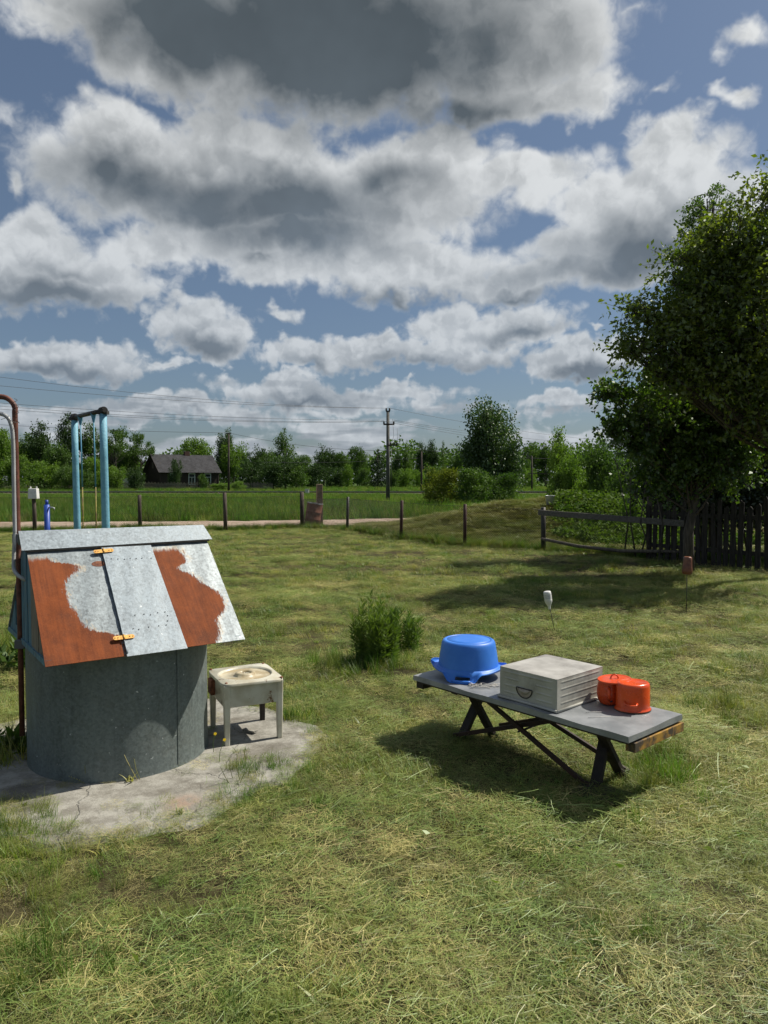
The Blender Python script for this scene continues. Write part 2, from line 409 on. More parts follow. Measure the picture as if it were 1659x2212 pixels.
m_wire = M('old_fence_wire', (.022,.019,.016), (.05,.043,.036), 20, rough=.6, metal=.4, bmp=0)
m_cable = M('overhead_cable', (.05,.05,.055), (.08,.08,.085), 20, rough=.5, bmp=0)
m_whitepl = M('white_plastic', (.72,.72,.70), (.62,.62,.58), 10, rough=.4, bmp=.1)
m_brownpl = M('brown_plastic', (.10,.03,.018), (.17,.06,.03), 12, rough=.35, c3=(.30,.16,.09), s3=5, t3=(.5,.8))
m_house = M('dark_brown_boards', (.020,.013,.011), (.035,.024,.02), 2, stretch=(1,1,8), rough=.85)
m_eternit = M('grey_corrugated_roof', (.038,.038,.041), (.065,.065,.07), 1.2, rough=.95, c3=(.06,.055,.05), s3=.8)
m_winframe = M('white_window_frames', (.50,.53,.56), (.44,.47,.5), 4, rough=.6)
m_pane = M('dark_window_glass', (.02,.025,.03), (.035,.04,.045), 2, rough=.12, bmp=0)
m_chim = M('sooty_brick', (.05,.025,.02), (.08,.04,.03), 6, rough=.95)
m_whbrick = M('white_block_wall', (.40,.40,.40), (.5,.5,.49), 3, rough=.9)
m_polec = M('pole_concrete', (.07,.07,.065), (.11,.11,.10), 4, rough=.9)
m_polew = M('creosoted_pole', (.035,.027,.022), (.065,.05,.04), 3, rough=.9)
m_ballast = M('railway_ballast', (.055,.045,.038), (.11,.09,.075), 9, rough=1.)
m_railst = M('worn_rail_steel', (.26,.25,.245), (.34,.33,.33), 2, rough=.35, metal=.8, bmp=0)
m_railweb = M('rusty_rail_web', (.03,.02,.016), (.05,.032,.025), 2, rough=.9, bmp=0)
m_road = M('sandy_track', (.36,.27,.20), (.46,.36,.28), 1.6, rough=1., bscale=8, bdist=.02, c3=(.26,.19,.13), s3=.7, t3=(.5,.65))
m_zinc = M('zinc_bucket', (.38,.40,.42), (.45,.47,.49), 9, rough=.4, metal=.5)
m_barrel = M('rusty_barrel', (.13,.045,.025), (.24,.09,.05), 6, rough=.8, c3=(.07,.03,.02), s3=3)
m_bark = M('grey_bark', (.05,.042,.034), (.10,.085,.068), 5, stretch=(5,5,1), rough=.95, bscale=20, bdist=.02)
m_birch = M('birch_bark', (.38,.37,.35), (.05,.045,.04), 3, .55, .65, rough=.9)
m_string = M('white_string', (.6,.58,.54), (.5,.48,.44), 50, rough=.8, bmp=0)
m_lead = M('lead_grey_flashing', (.07,.075,.08), (.10,.105,.11), 8, rough=.6)
m_paper = M('pale_paint_patch', (.55,.55,.52), (.45,.45,.42), 20)
m_glass, nt_, b_, _o = newmat('jar_glass'); setin(nt_, b_, 'Transmission Weight', .9); setin(nt_, b_, 'Roughness', .08); setin(nt_, b_, 'Base Color', (.85,.9,.87)); setin(nt_, b_, 'IOR', 1.45)

def leafmat(name, cols, trans=.35, patch=0, rough=.45, gloss=.10, straw=None):
    """cols: two colours picked per leaf clump by position noise"""
    m, nt, b, out = newmat(name); nt.nodes.remove(b)
    pos = geopos()
    f = noise(pos, 1.3 if not patch else patch, 5, .6); g = noise(pos, 9, 2, .5)
    c = mix(sstep(f*.65+g*.35, .36, .62), cols[0], cols[1])
    r = orand()
    if straw:
        c = mix(sstep(r*.5+noise(pos, .55, 4, .6)*.75, .58, .78), c, straw)
        kk = E.m('FRACT', r*7.31)*.85+.56; kk = kk*(noise(pos, 2.6, 5, .65)*1.3+.38); c = vmath('MULTIPLY', c, comb(kk, kk, kk))
    di = nt.nodes.new('ShaderNodeBsdfDiffuse'); tr = nt.nodes.new('ShaderNodeBsdfTranslucent'); gl = nt.nodes.new('ShaderNodeBsdfGlossy')
    ms = nt.nodes.new('ShaderNodeMixShader'); m2 = nt.nodes.new('ShaderNodeMixShader')
    nt.links.new(c.s, di.inputs[0])
    tcx = vmath('MULTIPLY', c, (1.35, 1.5, .6)); nt.links.new(tcx.s, tr.inputs[0])
    gl.inputs['Roughness'].default_value = rough; gl.inputs[0].default_value = (.8, .85, .8, 1)
    ms.inputs[0].default_value = trans; nt.links.new(di.outputs[0], ms.inputs[1]); nt.links.new(tr.outputs[0], ms.inputs[2])
    m2.inputs[0].default_value = gloss; nt.links.new(ms.outputs[0], m2.inputs[1]); nt.links.new(gl.outputs[0], m2.inputs[2])
    nt.links.new(m2.outputs[0], out.inputs[0]); return m
# ------------------------------------------------------------------ terrain
WELL = Vector((-1.65, 4.58, 0))
def ss(x, a, b):
    t = np.clip((x-a)/(b-a), 0, 1); return t*t*(3-2*t)
def gh(x, y):
    x = np.asarray(x, float); y = np.asarray(y, float)
    b = (.016*np.sin(2.3*x+1.1*y)+.014*np.sin(1.3*x-2.9*y+1)+.010*np.sin(4.7*x+.5*y+2)+.009*np.sin(5.9*y-1.9*x)+.006*np.sin(9.1*x+7.7*y)
         +.03*np.sin(.55*x+.9*y)*np.sin(.8*x-.4*y+.6))
    fade = (1-ss(y, 18, 26))*(1-ss(np.abs(x), 18, 24))
    dw = np.hypot(x-WELL.x, y-WELL.y); fade = fade*ss(dw, 1.2, 1.9)
    dt = np.hypot((x-.9)/1.3, (y-4.4)/.9); fade = fade*(.25+.75*ss(dt, .6, 1.4))
    z = b*fade
    z = z + .92*np.exp(-.5*(((x-4.6)/2.7)**2+((y-23.6)/1.9)**2))*(1+.06*np.sin(3*x+2*y)+.05*np.sin(5*y-2.2*x)) + .35*np.exp(-.5*(((x-8.2)/2.2)**2+((y-24.5)/2.2)**2))
    z = z + .3*ss(y, 99, 114)
    return z
def H(x, y): return float(gh(x, y))
xs = np.concatenate([np.linspace(-1500, -130, 12), np.linspace(-110, -28, 22), np.arange(-26, 26.01, .25), np.linspace(28, 110, 22), np.linspace(130, 1500, 12)])
ys = np.concatenate([np.linspace(-60, -4, 10), np.arange(-3, 30.01, .2), np.arange(32, 130, 2.5), np.linspace(140, 2200, 24)])
XX, YY = np.meshgrid(xs, ys); ZZ = gh(XX, YY)
V = np.stack([XX, YY, ZZ], -1).reshape(-1, 3); nx = len(xs); ny = len(ys)
ii, jj = np.meshgrid(np.arange(nx-1), np.arange(ny-1)); a = (jj*nx+ii).ravel()
F = np.stack([a, a+1, a+nx+1, a+nx], -1)
m_ground, nt, b, out = newmat('turf_soil'); pos = geopos()
gx, gy, gz = sep(pos)
n1 = noise(pos, .9, 7, .6); n2 = noise(pos, 14, 6, .7)
soil = mix(sstep(n1, .35, .65), (.030, .030, .012), (.062, .052, .026))
soil = mix(sstep(n2, .4, .7)*.5, soil, (.11, .10, .05))
mead = mix(sstep(noise(pos, .25, 6, .6), .35, .65), (.045, .085, .018), (.065, .105, .026))
mead = mix(sstep(noise(vmath('MULTIPLY', pos, (.3, 1, 1)), 3.0, 6, .7), .5, .8)*.5, mead, (.11, .12, .045))
c = mix(sstep(gy, 28, 36), soil, mead)
setin(nt, b, 'Base Color', c); setin(nt, b, 'Roughness', 1.); setin(nt, b, 'Specular IOR Level', .1)
bump(nt, b, n2, .8, .03)
ground = link('ground', np_mesh('ground', V, F, m_ground, True)); tag(ground, kind='structure')

# dirt road
cl = [(-75, 33.0), (-50, 29.8), (-30, 28.6), (-18, 28.0), (-9, 28.4), (-3, 29.4), (1.0, 31.2), (5, 34.2), (11, 38.2), (20, 44), (40, 54)]
cx = np.linspace(-75, 40, 240); cy = np.interp(cx, *zip(*cl)); cy = np.convolve(np.pad(cy, 8, 'edge'), np.ones(17)/17, 'valid')
V = []; 
for i, (x, y) in enumerate(zip(cx, cy)):
    w0 = 2.3+.25*math.sin(i*.7)+.2*math.sin(i*1.9); w1 = 2.1+.25*math.sin(i*.9+1)+.2*math.sin(i*2.3)
    w0 *= 1-.35*ss(x, -2, 6); w1 *= 1-.35*ss(x, -2, 6)
    for t in (-1, -.5, 0, .5, 1):
        yy = y+(w1 if t > 0 else w0)*t; V.append((x, yy, H(x, yy)+.012-(.03 if abs(t) == .5 else 0)*0))
F = [(i*5+k, (i+1)*5+k, (i+1)*5+k+1, i*5+k+1) for i in range(239) for k in range(4)]
road = link('dirt_road', np_mesh('dirt_road', V, F, m_road)); tag(road, kind='structure')
ROADY = lambda x: np.interp(x, cx, cy)

# concrete slab round the well
mb = MB(); n = 96; top = []; bot = []
def slab_r(th):
    return 1.13+.05*math.sin(3*th+.5)+.035*math.sin(5*th+1)+.03*math.sin(11*th)+.02*math.sin(23*th)+.08*math.cos(th-R(250))
SL = Vector((-1.55, 4.62))
for k in range(n):
    th = 2*math.pi*k/n; r = slab_r(th); top.append((SL.x+r*math.cos(th), SL.y+r*math.sin(th), .022+.006*math.sin(7*th)))
    bot.append((SL.x+(r+.05)*math.cos(th), SL.y+(r+.05)*math.sin(th), -.03))
mb.add(top+bot, [tuple(range(n))]+[(k, n+k, n+(k+1) % n, (k+1) % n) for k in range(n)])
slab = mb.build('concrete_slab', m_concrete); tag(slab, kind='structure')

# railway
mb = MB(); RX = 260
pr = [(91.6, 0.0-.05), (93.2, .13), (97.0, .13), (98.8, -.05)]
mb.add([(x, y, z) for x in (-RX, RX) for y, z in pr], [(0, 4, 5, 1), (1, 5, 6, 2), (2, 6, 7, 3)])
tag(mb.build('railway_ballast_bed', m_ballast), kind='structure')
t = thing('railway_track', (0, 95, .13), 'long straight railway track on low dark ballast beyond the meadow', 'railway track')
for y in (94.3, 95.82):
    mb = MB(); mb.box((0, y, .21), (2*RX, .05, .14)); w = mb.build('rail_web', m_railweb, t)
    mb = MB(); mb.box((0, y, .2985), (2*RX, .075, .035)); mb.build('rail', m_railst, t)
mb = MB()
for k in range(-100, 60): mb.box((k*.62, 95.06, .137), (.24, 2.6, .06))
tag(mb.build('sleeper', m_wood, t), kind='stuff')
mb = MB(); p = at(1183, 1063, 93.6)
# ------------------------------------------------------------------ grass
def blade_mesh(name, n, rad, hmin, hmax, lean, w, mat, flat=0., seed=1, segs=3, curl=.5):
    r = np.random.default_rng(seed); V = []; F = []
    for i in range(n):
        a = r.uniform(0, 2*math.pi); q = rad*math.sqrt(r.uniform())
        x0, y0 = q*math.cos(a), q*math.sin(a); L = r.uniform(hmin, hmax); dirn = r.uniform(0, 2*math.pi)
        ln = lean*r.uniform(.2, 1); ww = w*r.uniform(.6, 1.3)
        dx_, dy_ = math.cos(dirn), math.sin(dirn); px, py = -dy_, dx_
        base = len(V)
        if flat:   # cut stalks lying on one another
            tw = r.uniform(-.35, .35); z0 = r.uniform(.004, flat); sl = r.uniform(-.25, .25); bend = r.uniform(-.35, .35)
            for s_ in range(segs+1):
                t_ = s_/segs; u_ = (t_-.5)*L; off = bend*L*(t_-.5)**2
                X = x0+dx_*u_+px*off; Y = y0+dy_*u_+py*off; Z = max(.002, z0+sl*u_*.6-abs(u_)*.03)
                k = ww*(1-.5*t_)
                V += [(X-px*k/2, Y-py*k/2, Z), (X+px*k/2, Y+py*k/2, Z+ww*tw)]
        else:
            for s_ in range(segs+1):
                t_ = s_/segs; hz_ = L*(t_-curl*ln*t_*t_*.6); out_ = L*ln*(t_**1.6)
                k = ww*(1-t_*.92)
                X = x0+dx_*out_; Y = y0+dy_*out_
                V += [(X-px*k/2, Y-py*k/2, hz_), (X+px*k/2, Y+py*k/2, hz_)]
        for s_ in range(segs):
            b0 = base+s_*2; F.append((b0, b0+1, b0+3, b0+2))
    return bpy.data.objects.new(name, np_mesh(name, V, F, mat))
m_gr = leafmat('green_grass', [(.070, .150, .014), (.145, .20, .026)], .35, .8, gloss=.05, rough=.5, straw=(.28, .26, .075))
m_hay = leafmat('cut_hay', [(.120, .175, .032), (.25, .26, .070)], .2, .75, gloss=.05, rough=.5, straw=(.42, .37, .15))
m_hayg = leafmat('greenish_hay', [(.12, .21, .034), (.26, .32, .085)], .25, .6, gloss=.06, rough=.5)
m_mead = leafmat('meadow_grass', [(.050, .135, .012), (.095, .185, .024)], .35, .25, gloss=.02, rough=.7, straw=(.17, .20, .05))
m_mound = leafmat('dry_mound_grass', [(.13, .165, .035), (.24, .22, .075)], .2, .5, gloss=.05)
def scatter(name, pts, scl, idx, protos, kindlabel=None, tilt=.12):
    n = len(pts)
    me = bpy.data.meshes.new(name); me.vertices.add(n); me.vertices.foreach_set('co', np.asarray(pts, np.float32).ravel())
    rot = np.zeros((n, 3), np.float32); rot[:, 2] = rng.uniform(0, 6.283, n); rot[:, 0] = rng.normal(0, tilt, n); rot[:, 1] = rng.normal(0, tilt, n)
    A = me.attributes.new('rot', 'FLOAT_VECTOR', 'POINT'); A.data.foreach_set('vector', rot.ravel())
    A = me.attributes.new('scl', 'FLOAT', 'POINT'); A.data.foreach_set('value', np.asarray(scl, np.float32))
    A = me.attributes.new('idx', 'INT', 'POINT'); A.data.foreach_set('value', np.asarray(idx, np.int32))
    o = link(name, me)
    ng = bpy.data.node_groups.new(name, 'GeometryNodeTree')
    ng.interface.new_socket('Geometry', in_out='INPUT', socket_type='NodeSocketGeometry'); ng.interface.new_socket('Geometry', in_out='OUTPUT', socket_type='NodeSocketGeometry')
    N = ng.nodes; L = ng.links; gi = N.new('NodeGroupInput'); go = N.new('NodeGroupOutput'); jn = N.new('GeometryNodeJoinGeometry')
    def attr(nm, ty):
        a = N.new('GeometryNodeInputNamedAttribute'); a.data_type = ty; a.inputs[0].default_value = nm; return a.outputs[0]
    ra, sa_, ia = attr('rot', 'FLOAT_VECTOR'), attr('scl', 'FLOAT'), attr('idx', 'INT')
    for k, p in enumerate(protos):
        cmpn = N.new('FunctionNodeCompare'); cmpn.data_type = 'INT'; cmpn.operation = 'EQUAL'
        L.new(ia, cmpn.inputs[2]); cmpn.inputs[3].default_value = k
        oi = N.new('GeometryNodeObjectInfo'); oi.inputs['Object'].default_value = p; oi.inputs['As Instance'].default_value = True
        ip = N.new('GeometryNodeInstanceOnPoints'); L.new(gi.outputs[0], ip.inputs['Points']); L.new(cmpn.outputs[0], ip.inputs['Selection'])
        L.new(oi.outputs['Geometry'], ip.inputs['Instance']); L.new(ra, ip.inputs['Rotation']); L.new(sa_, ip.inputs['Scale'])
        L.new(ip.outputs[0], jn.inputs[0])
    L.new(jn.outputs[0], go.inputs[0])
    md = o.modifiers.new('scatter', 'NODES'); md.node_group = ng
    return tag(o, kindlabel[0], kindlabel[1], kind='stuff')
def wedge(n, y0, y1, k=.62, m=1.4):
    y = np.sqrt(rng.uniform(y0*y0, y1*y1, n)) if y0 > 0 else rng.uniform(y0, y1, n)
    x = rng.uniform(-1, 1, n)*(k*y+m); return x, y
def vnoise(x, y, s, seed=0):     # cheap smooth value noise for patches
    r = np.random.default_rng(seed); T = r.uniform(0, 1, (64, 64)); X = x*s+100; Y = y*s+100
    xi = np.floor(X).astype(int); yi = np.floor(Y).astype(int); fx = X-xi; fy = Y-yi; fx = fx*fx*(3-2*fx); fy = fy*fy*(3-2*fy)
    g = lambda a, b: T[a % 64, b % 64]
    return (g(xi, yi)*(1-fx)+g(xi+1, yi)*fx)*(1-fy)+(g(xi, yi+1)*(1-fx)+g(xi+1, yi+1)*fx)*fy
FL = [G(75, 1150), G(303, 1143), G(487, 1149), G(653, 1140)]       # left fence line
FR = [G(653, 1140), G(750, 1153), G(866, 1170), G(1004, 1182), G(1174, 1190), G(1400, 1206)]
def fence_y(x):
    px = [-60, FL[0].x]+[p.x for p in FL[1:]]+[p.x for p in FR[1:]]+[9.5, 14]; py = [25, FL[0].y]+[p.y for p in FL[1:]]+[p.y for p in FR[1:]]+[13.9, 12]
    return np.interp(x, px, py)
def slab_mask(x, y, grow=0.):
    th = np.arctan2(y-SL.y, x-SL.x); r = np.hypot(x-SL.x, y-SL.y)
    rr = 1.13+.05*np.sin(3*th+.5)+.035*np.sin(5*th+1)+.03*np.sin(11*th)+.08*np.cos(th-R(250))
    return r < rr+grow
gp = [blade_mesh('tuft_a', 80, .085, .025, .065, 1.0, .0026, m_gr, seed=1), blade_mesh('tuft_b', 64, .080, .03, .090, .9, .0028, m_gr, seed=2),
      blade_mesh('tuft_c', 90, .10, .015, .045, 1.2, .0024, m_gr, seed=3), blade_mesh('rosette', 11, .03, .03, .075, 1.6, .016, m_gr, seed=33)]
hp = [blade_mesh('hay_a', 96, .11, .025, .070, 0, .0013, m_hay, flat=.034, seed=4), blade_mesh('hay_b', 76, .12, .025, .080, 0, .0017, m_hayg, flat=.042, seed=5),
      blade_mesh('hay_c', 110, .10, .015, .060, 0, .0013, m_hay, flat=.026, seed=6), blade_mesh('hay_d', 6, .15, .05, .15, 0, .0024, m_hayg, flat=.045, seed=12)]
def place(x, y, zoff=0.): return np.stack([x, y, gh(x, y)+zoff], -1)
def lawn(n_g, n_h, y0, y1, sg, sh):
    P = []
    for kind, n_, s_ in (('g', n_g, sg), ('h', n_h, sh)):
        x, y = wedge(n_, y0, y1)
        keep = ~slab_mask(x, y, .02)
        keep &= y < fence_y(x)+.05
        pn = .6*vnoise(x, y, 1.6, 3)+.4*vnoise(x, y, 4.5, 4)
        if kind == 'g':
            keep &= rng.uniform(0, 1, n_) < np.clip(.12+1.9*(pn-.22), .10, 1)
            dt = np.hypot((x-.75)/.75, (y-4.6)/.45); keep &= ~((dt < 1) & (rng.uniform(0, 1, n_) < .75))
        x, y, pn = x[keep], y[keep], pn[keep]
        sc = s_*rng.uniform(.65, 1.35, len(x))
        if kind == 'g': sc = sc*(.50+.85*pn)
        else: sc = sc*(.60+.95*vnoise(x*.5+y*.2, y*1.7-x*.3, 1.5, 6))
        ix = rng.choice(4, len(x), p=[.33, .31, .31, .05]) if kind == 'g' else rng.choice(4, len(x), p=[.35, .25, .35, .05])
        P.append((x, y, sc, ix))
    return P
zones = [lawn(8000, 7500, 1.0, 6, 1.0, 1.0), lawn(11500, 10500, 6, 13, 1.15, 1.15), lawn(19000, 14000, 13, 28, 1.4, 1.4)]
for q, nm, pr, lb, zo in ((0, 'lawn_grass', gp, ('short green mown grass of the lawn in the yard', 'grass'), -.008), (1, 'cut_hay', hp, ('dry cut grass lying in swaths over the mown lawn', 'cut grass'), 0.)):
    x = np.concatenate([z[q][0] for z in zones]); y = np.concatenate([z[q][1] for z in zones]); s = np.concatenate([z[q][2] for z in zones]); ix = np.concatenate([z[q][3] for z in zones])
    scatter(nm, place(x, y, zo), s, ix, pr, lb, .10 if q == 0 else .08)
# sparse litter on the slab, dense along its rim
x = rng.uniform(-3.2, .1, 9000); y = rng.uniform(3.0, 6.3, 9000)
rr = np.hypot(x-SL.x, y-SL.y); rw = np.hypot(x-WELL.x, y-WELL.y)
pn = vnoise(x, y, 3.2, 9)
prob = np.where(np.hypot((x+2.15)/.45, (y-3.75)/.12) < 1, .5, 0)+np.where(rr > 1.08, .34, 0)+np.where((rw < .64), .16, 0)+np.where((x > -.95) & (pn > .55), .18, 0)+.006+np.where((x < -1.9) & (rr > .95) & (pn > .35), .2, 0)+np.where((pn > .72), .08, 0)
keep = slab_mask(x, y, .08) & (rw > .55) & (rng.uniform(0, 1, 9000) < prob)
x, y = x[keep], y[keep]
scatter('slab_litter', np.stack([x, y, np.full(len(x), .024)], -1), rng.uniform(.35, .75, len(x)), rng.choice(8, len(x), p=[.10,.08,.06,.03,.25,.17,.26,.05]), gp+hp, ('clippings and stray tufts over the concrete slab edge', 'cut grass'))
# longer tufts: fence foot, table foot, scattered green
tp = [blade_mesh('tall_a', 60, .10, .10, .24, .75, .006, m_gr, seed=7), blade_mesh('tall_b', 44, .09, .12, .32, .6, .007, m_mead, seed=8)]
X = []; Y = []; S = []
xx = rng.uniform(-16, 9, 2600); yy = fence_y(xx)+rng.normal(.12, .16, 2600); X.append(xx); Y.append(yy); S.append(rng.uniform(.5, 1.2, 2600))
for (u, v, sp, n_, s0) in ((1440, 1650, .15, 40, .6), (1380, 1700, .16, 22, .4), (1570, 1550, .16, 26, .7), (760, 1440, .22, 70, .7), (860, 1430, .15, 40, .6), (640, 1560, .10, 18, .6), (555, 1665, .10, 18, .5), (700, 1720, .14, 14, .4),
                       (600, 1720, .12, 16, .45), (60, 1960, .2, 16, .45), (30, 2080, .15, 16, .6), (330, 1990, .2, 14, .4), (1500, 1760, .2, 30, .5), (1440, 1690, .1, 26, .7), (1330, 2060, .2, 12, .45), (580, 2110, .2, 14, .45), (5, 1815, .13, 40, .5), (60, 1830, .12, 30, .4), (-20, 1640, .15, 24, .9), (15, 1400, .2, 60, 1.1)):
    p = G(u, v); X.append(rng.normal(p.x, sp, n_)); Y.append(rng.normal(p.y, sp, n_)); S.append(rng.uniform(.6, 1.1, n_)*s0)
x = np.concatenate(X); y = np.concatenate(Y); s = np.concatenate(S); k = np.hypot(x-WELL.x, y-WELL.y) > .58; x, y, s = x[k], y[k], s[k]
scatter('long_grass', place(x, y, -.01), s, rng.integers(0, 2, len(x)), tp, ('longer unmown grass along the fence and round the table', 'grass'))
# meadow beyond the fence
mp = [blade_mesh('meadow_a', 70, .34, .10, .30, .7, .016, m_mead, seed=9), blade_mesh('meadow_b', 60, .30, .12, .42, .6, .018, m_mead, seed=10)]
x, y = wedge(40000, 22, 92, .6, 3); dr = y-ROADY(x)
mound_z = gh(x, y)
keep = (y > fence_y(x)+.3) & (np.abs(dr) > 2.2) & (mound_z < .12)
x2, y2 = x[keep], y[keep]; sc = rng.uniform(.6, 1.45, len(x2))*np.where(y2-ROADY(x2) < 0, .35, 1)*(.9+.5*vnoise(x2, y2, .22, 5))*(1-.45*ss(y2, 55, 92))
scatter('meadow_grass', place(x2, y2, -.02), sc, rng.integers(0, 2, len(x2)), mp, ('deep green meadow grass between the track and the railway', 'grass'))
x, y = wedge(14000, 99, 150, .6, 3)
k = y < 117+40*ss(x, -18, -8)
x, y = x[k], y[k]
scatter('far_meadow_grass', place(x, y, -.02), rng.uniform(.8, 1.6, len(x)), rng.integers(0, 2, len(x)), mp, ('pale grass strip beyond the railway', 'grass'))
hm = [blade_mesh('mound_a', 46, .20, .10, .30, 0, .006, m_mound, flat=.07, seed=14), blade_mesh('mound_b', 40, .18, .05, .16, .9, .007, m_mound, seed=15)]
x = rng.uniform(-1, 12.5, 26000); y = rng.uniform(15, 29, 26000); z = gh(x, y)
keep = (y > fence_y(x)+.1) & (np.abs(y-ROADY(x)) > 2.0) & ((z > .05) | (rng.uniform(0, 1, len(x)) < .7)) & (y < ROADY(x))
x, y = x[keep], y[keep]
scatter('mound_grass', place(x, y, 0), rng.uniform(.7, 1.3, len(x)), rng.choice(2, len(x), p=[.72, .28]), hm, ('dry mown grass covering the low mound behind the fence', 'grass'))
# ------------------------------------------------------------------ foliage
def unit(a): return a/np.maximum(np.linalg.norm(a, axis=-1, keepdims=True), 1e-9)
def leaves(P, D, L, W, r):
    n = len(P); S = unit(np.cross(D, unit(r.normal(size=(n, 3))))); Nn = np.cross(D, S)
    L = np.asarray(L).reshape(-1, 1)*np.ones((n, 1)); W = np.asarray(W).reshape(-1, 1)*np.ones((n, 1))
    fold = .22*W
    V = np.stack([P, P+D*L*.45+S*W*.5+Nn*fold, P+D*L, P+D*L*.45-S*W*.5+Nn*fold], 1).reshape(-1, 3)
    F = np.arange(4*n).reshape(n, 4); return V, F
def clumps(blobs, n, r, shell=.45, jitter=.12):
    """clump centres on and in a set of ellipsoids (cx,cy,cz,rx,ry,rz)"""
    w = np.array([b[3]*b[4]+b[4]*b[5]+b[3]*b[5] for b in blobs]); w = w+.12*w.mean(); ib = r.choice(len(blobs), n, p=w/w.sum())
    B = np.array(blobs)[ib]; d = unit(r.normal(size=(n, 3))); q = (shell+(1-shell)*r.uniform(0, 1, (n, 1))**.6)*(1+r.normal(0, jitter, (n, 1)))
    return B[:, :3]+d*B[:, 3:6]*q, d, B[:, 3:6].min(1)
def crown(blobs, ncl, per, sig, L, W, seed, shell=.45, out=.6, up=.2, droop=0., twigs=False, jitter=.12):
    r = np.random.default_rng(seed); C, d, rm = clumps(blobs, ncl, r, shell, jitter)
    n = ncl*per; k = np.repeat(np.arange(ncl), per)
    if twigs:   # leaves strung along short shoots
        tdir = unit(d*out+r.normal(size=(ncl, 3))*.55+np.array([0, 0, up])); tl = sig*r.uniform(1.2, 3.2, (ncl, 1))
        t = r.uniform(0, 1, (n, 1)); P = C[k]+tdir[k]*tl[k]*t+r.normal(size=(n, 3))*sig*.22; P[:, 2] -= (droop*(t[:, 0]**2)*tl[k][:, 0])
        Dd = unit(tdir[k]*.5+r.normal(size=(n, 3))*.8+np.array([0, 0, -.25-droop*.5]))
    else:
        s = (sig*r.uniform(.5, 1.5, (ncl, 1)))[k]; P = C[k]+r.normal(size=(n, 3))*s*np.array([1, 1, .75]); P[:, 2] -= droop*np.abs(r.normal(size=n))*sig*2.2
        Dd = unit(d[k]*out+r.normal(size=(n, 3))+np.array([0, 0, up-droop]))
    V, F = leaves(P, Dd, L*r.uniform(.6, 1.3, n), W*r.uniform(.6, 1.3, n), r)
    return V, F, C, (tdir, tl) if twigs else None
def limbs(mb, base, top, r0, C, nl, r, bend=.15):
    base = Vector(base); top = Vector(top)
    pts = [base.lerp(top, t)+Vector((r.normal()*bend*.2, r.normal()*bend*.2, 0))*t for t in (0, .25, .5, .75, 1)]
    mb.tube(pts, [r0, r0*.8, r0*.6, r0*.38, r0*.12], 7)
    for i in r.choice(len(C), min(nl, len(C)), replace=False):
        c = Vector(C[i]); t = float(np.clip((c.z-base.z)/max(top.z-base.z, .1)*.75-.08, .12, .9)); s = pts[0].lerp(pts[-1], t)
        m_ = s.lerp(c, .5)+Vector((0, 0, -.08*(c-s).length)); rr = r0*(1-t)*.45
        mb.tube([s, m_, c], [rr, rr*.6, rr*.2], 4, cap=False)
m_lmid = leafmat('leaf_mid_green', [(.042, .095, .014), (.085, .145, .026)], .35, 1.0, gloss=.03, rough=.6)
m_llight = leafmat('leaf_light_green', [(.085, .165, .018), (.135, .215, .032)], .42, 1.0, gloss=.03, rough=.6)
m_ldark = leafmat('leaf_dark_green', [(.026, .058, .014), (.048, .088, .022)], .28, 1.0, gloss=.03, rough=.6)
m_lspruce = leafmat('needle_dark', [(.018, .036, .016), (.030, .052, .022)], .1, 1.0, gloss=.02, rough=.7)
m_lbirch = leafmat('birch_leaf', [(.036, .080, .018), (.062, .110, .024)], .3, 1.5, gloss=.06, rough=.5)
m_lnear = leafmat('orchard_leaf', [(.042, .092, .012), (.090, .150, .020)], .46, 1.6, rough=.5, gloss=.07)
m_lwalnut = leafmat('yellowish_leaf', [(.062, .108, .012), (.150, .185, .024)], .50, 1.2, rough=.5, gloss=.06)
m_lhedge = leafmat('hedge_leaf', [(.012, .026, .008), (.03, .052, .014)], .3, 1.0, gloss=.08)
m_lyel = leafmat('yellow_green_leaf', [(.10, .135, .016), (.14, .165, .022)], .35, .8, gloss=.02, rough=.7)
m_lweed = leafmat('weed_leaf', [(.070, .145, .018), (.125, .19, .030)], .35, 1.5, gloss=.03, rough=.65)
PRO = {}
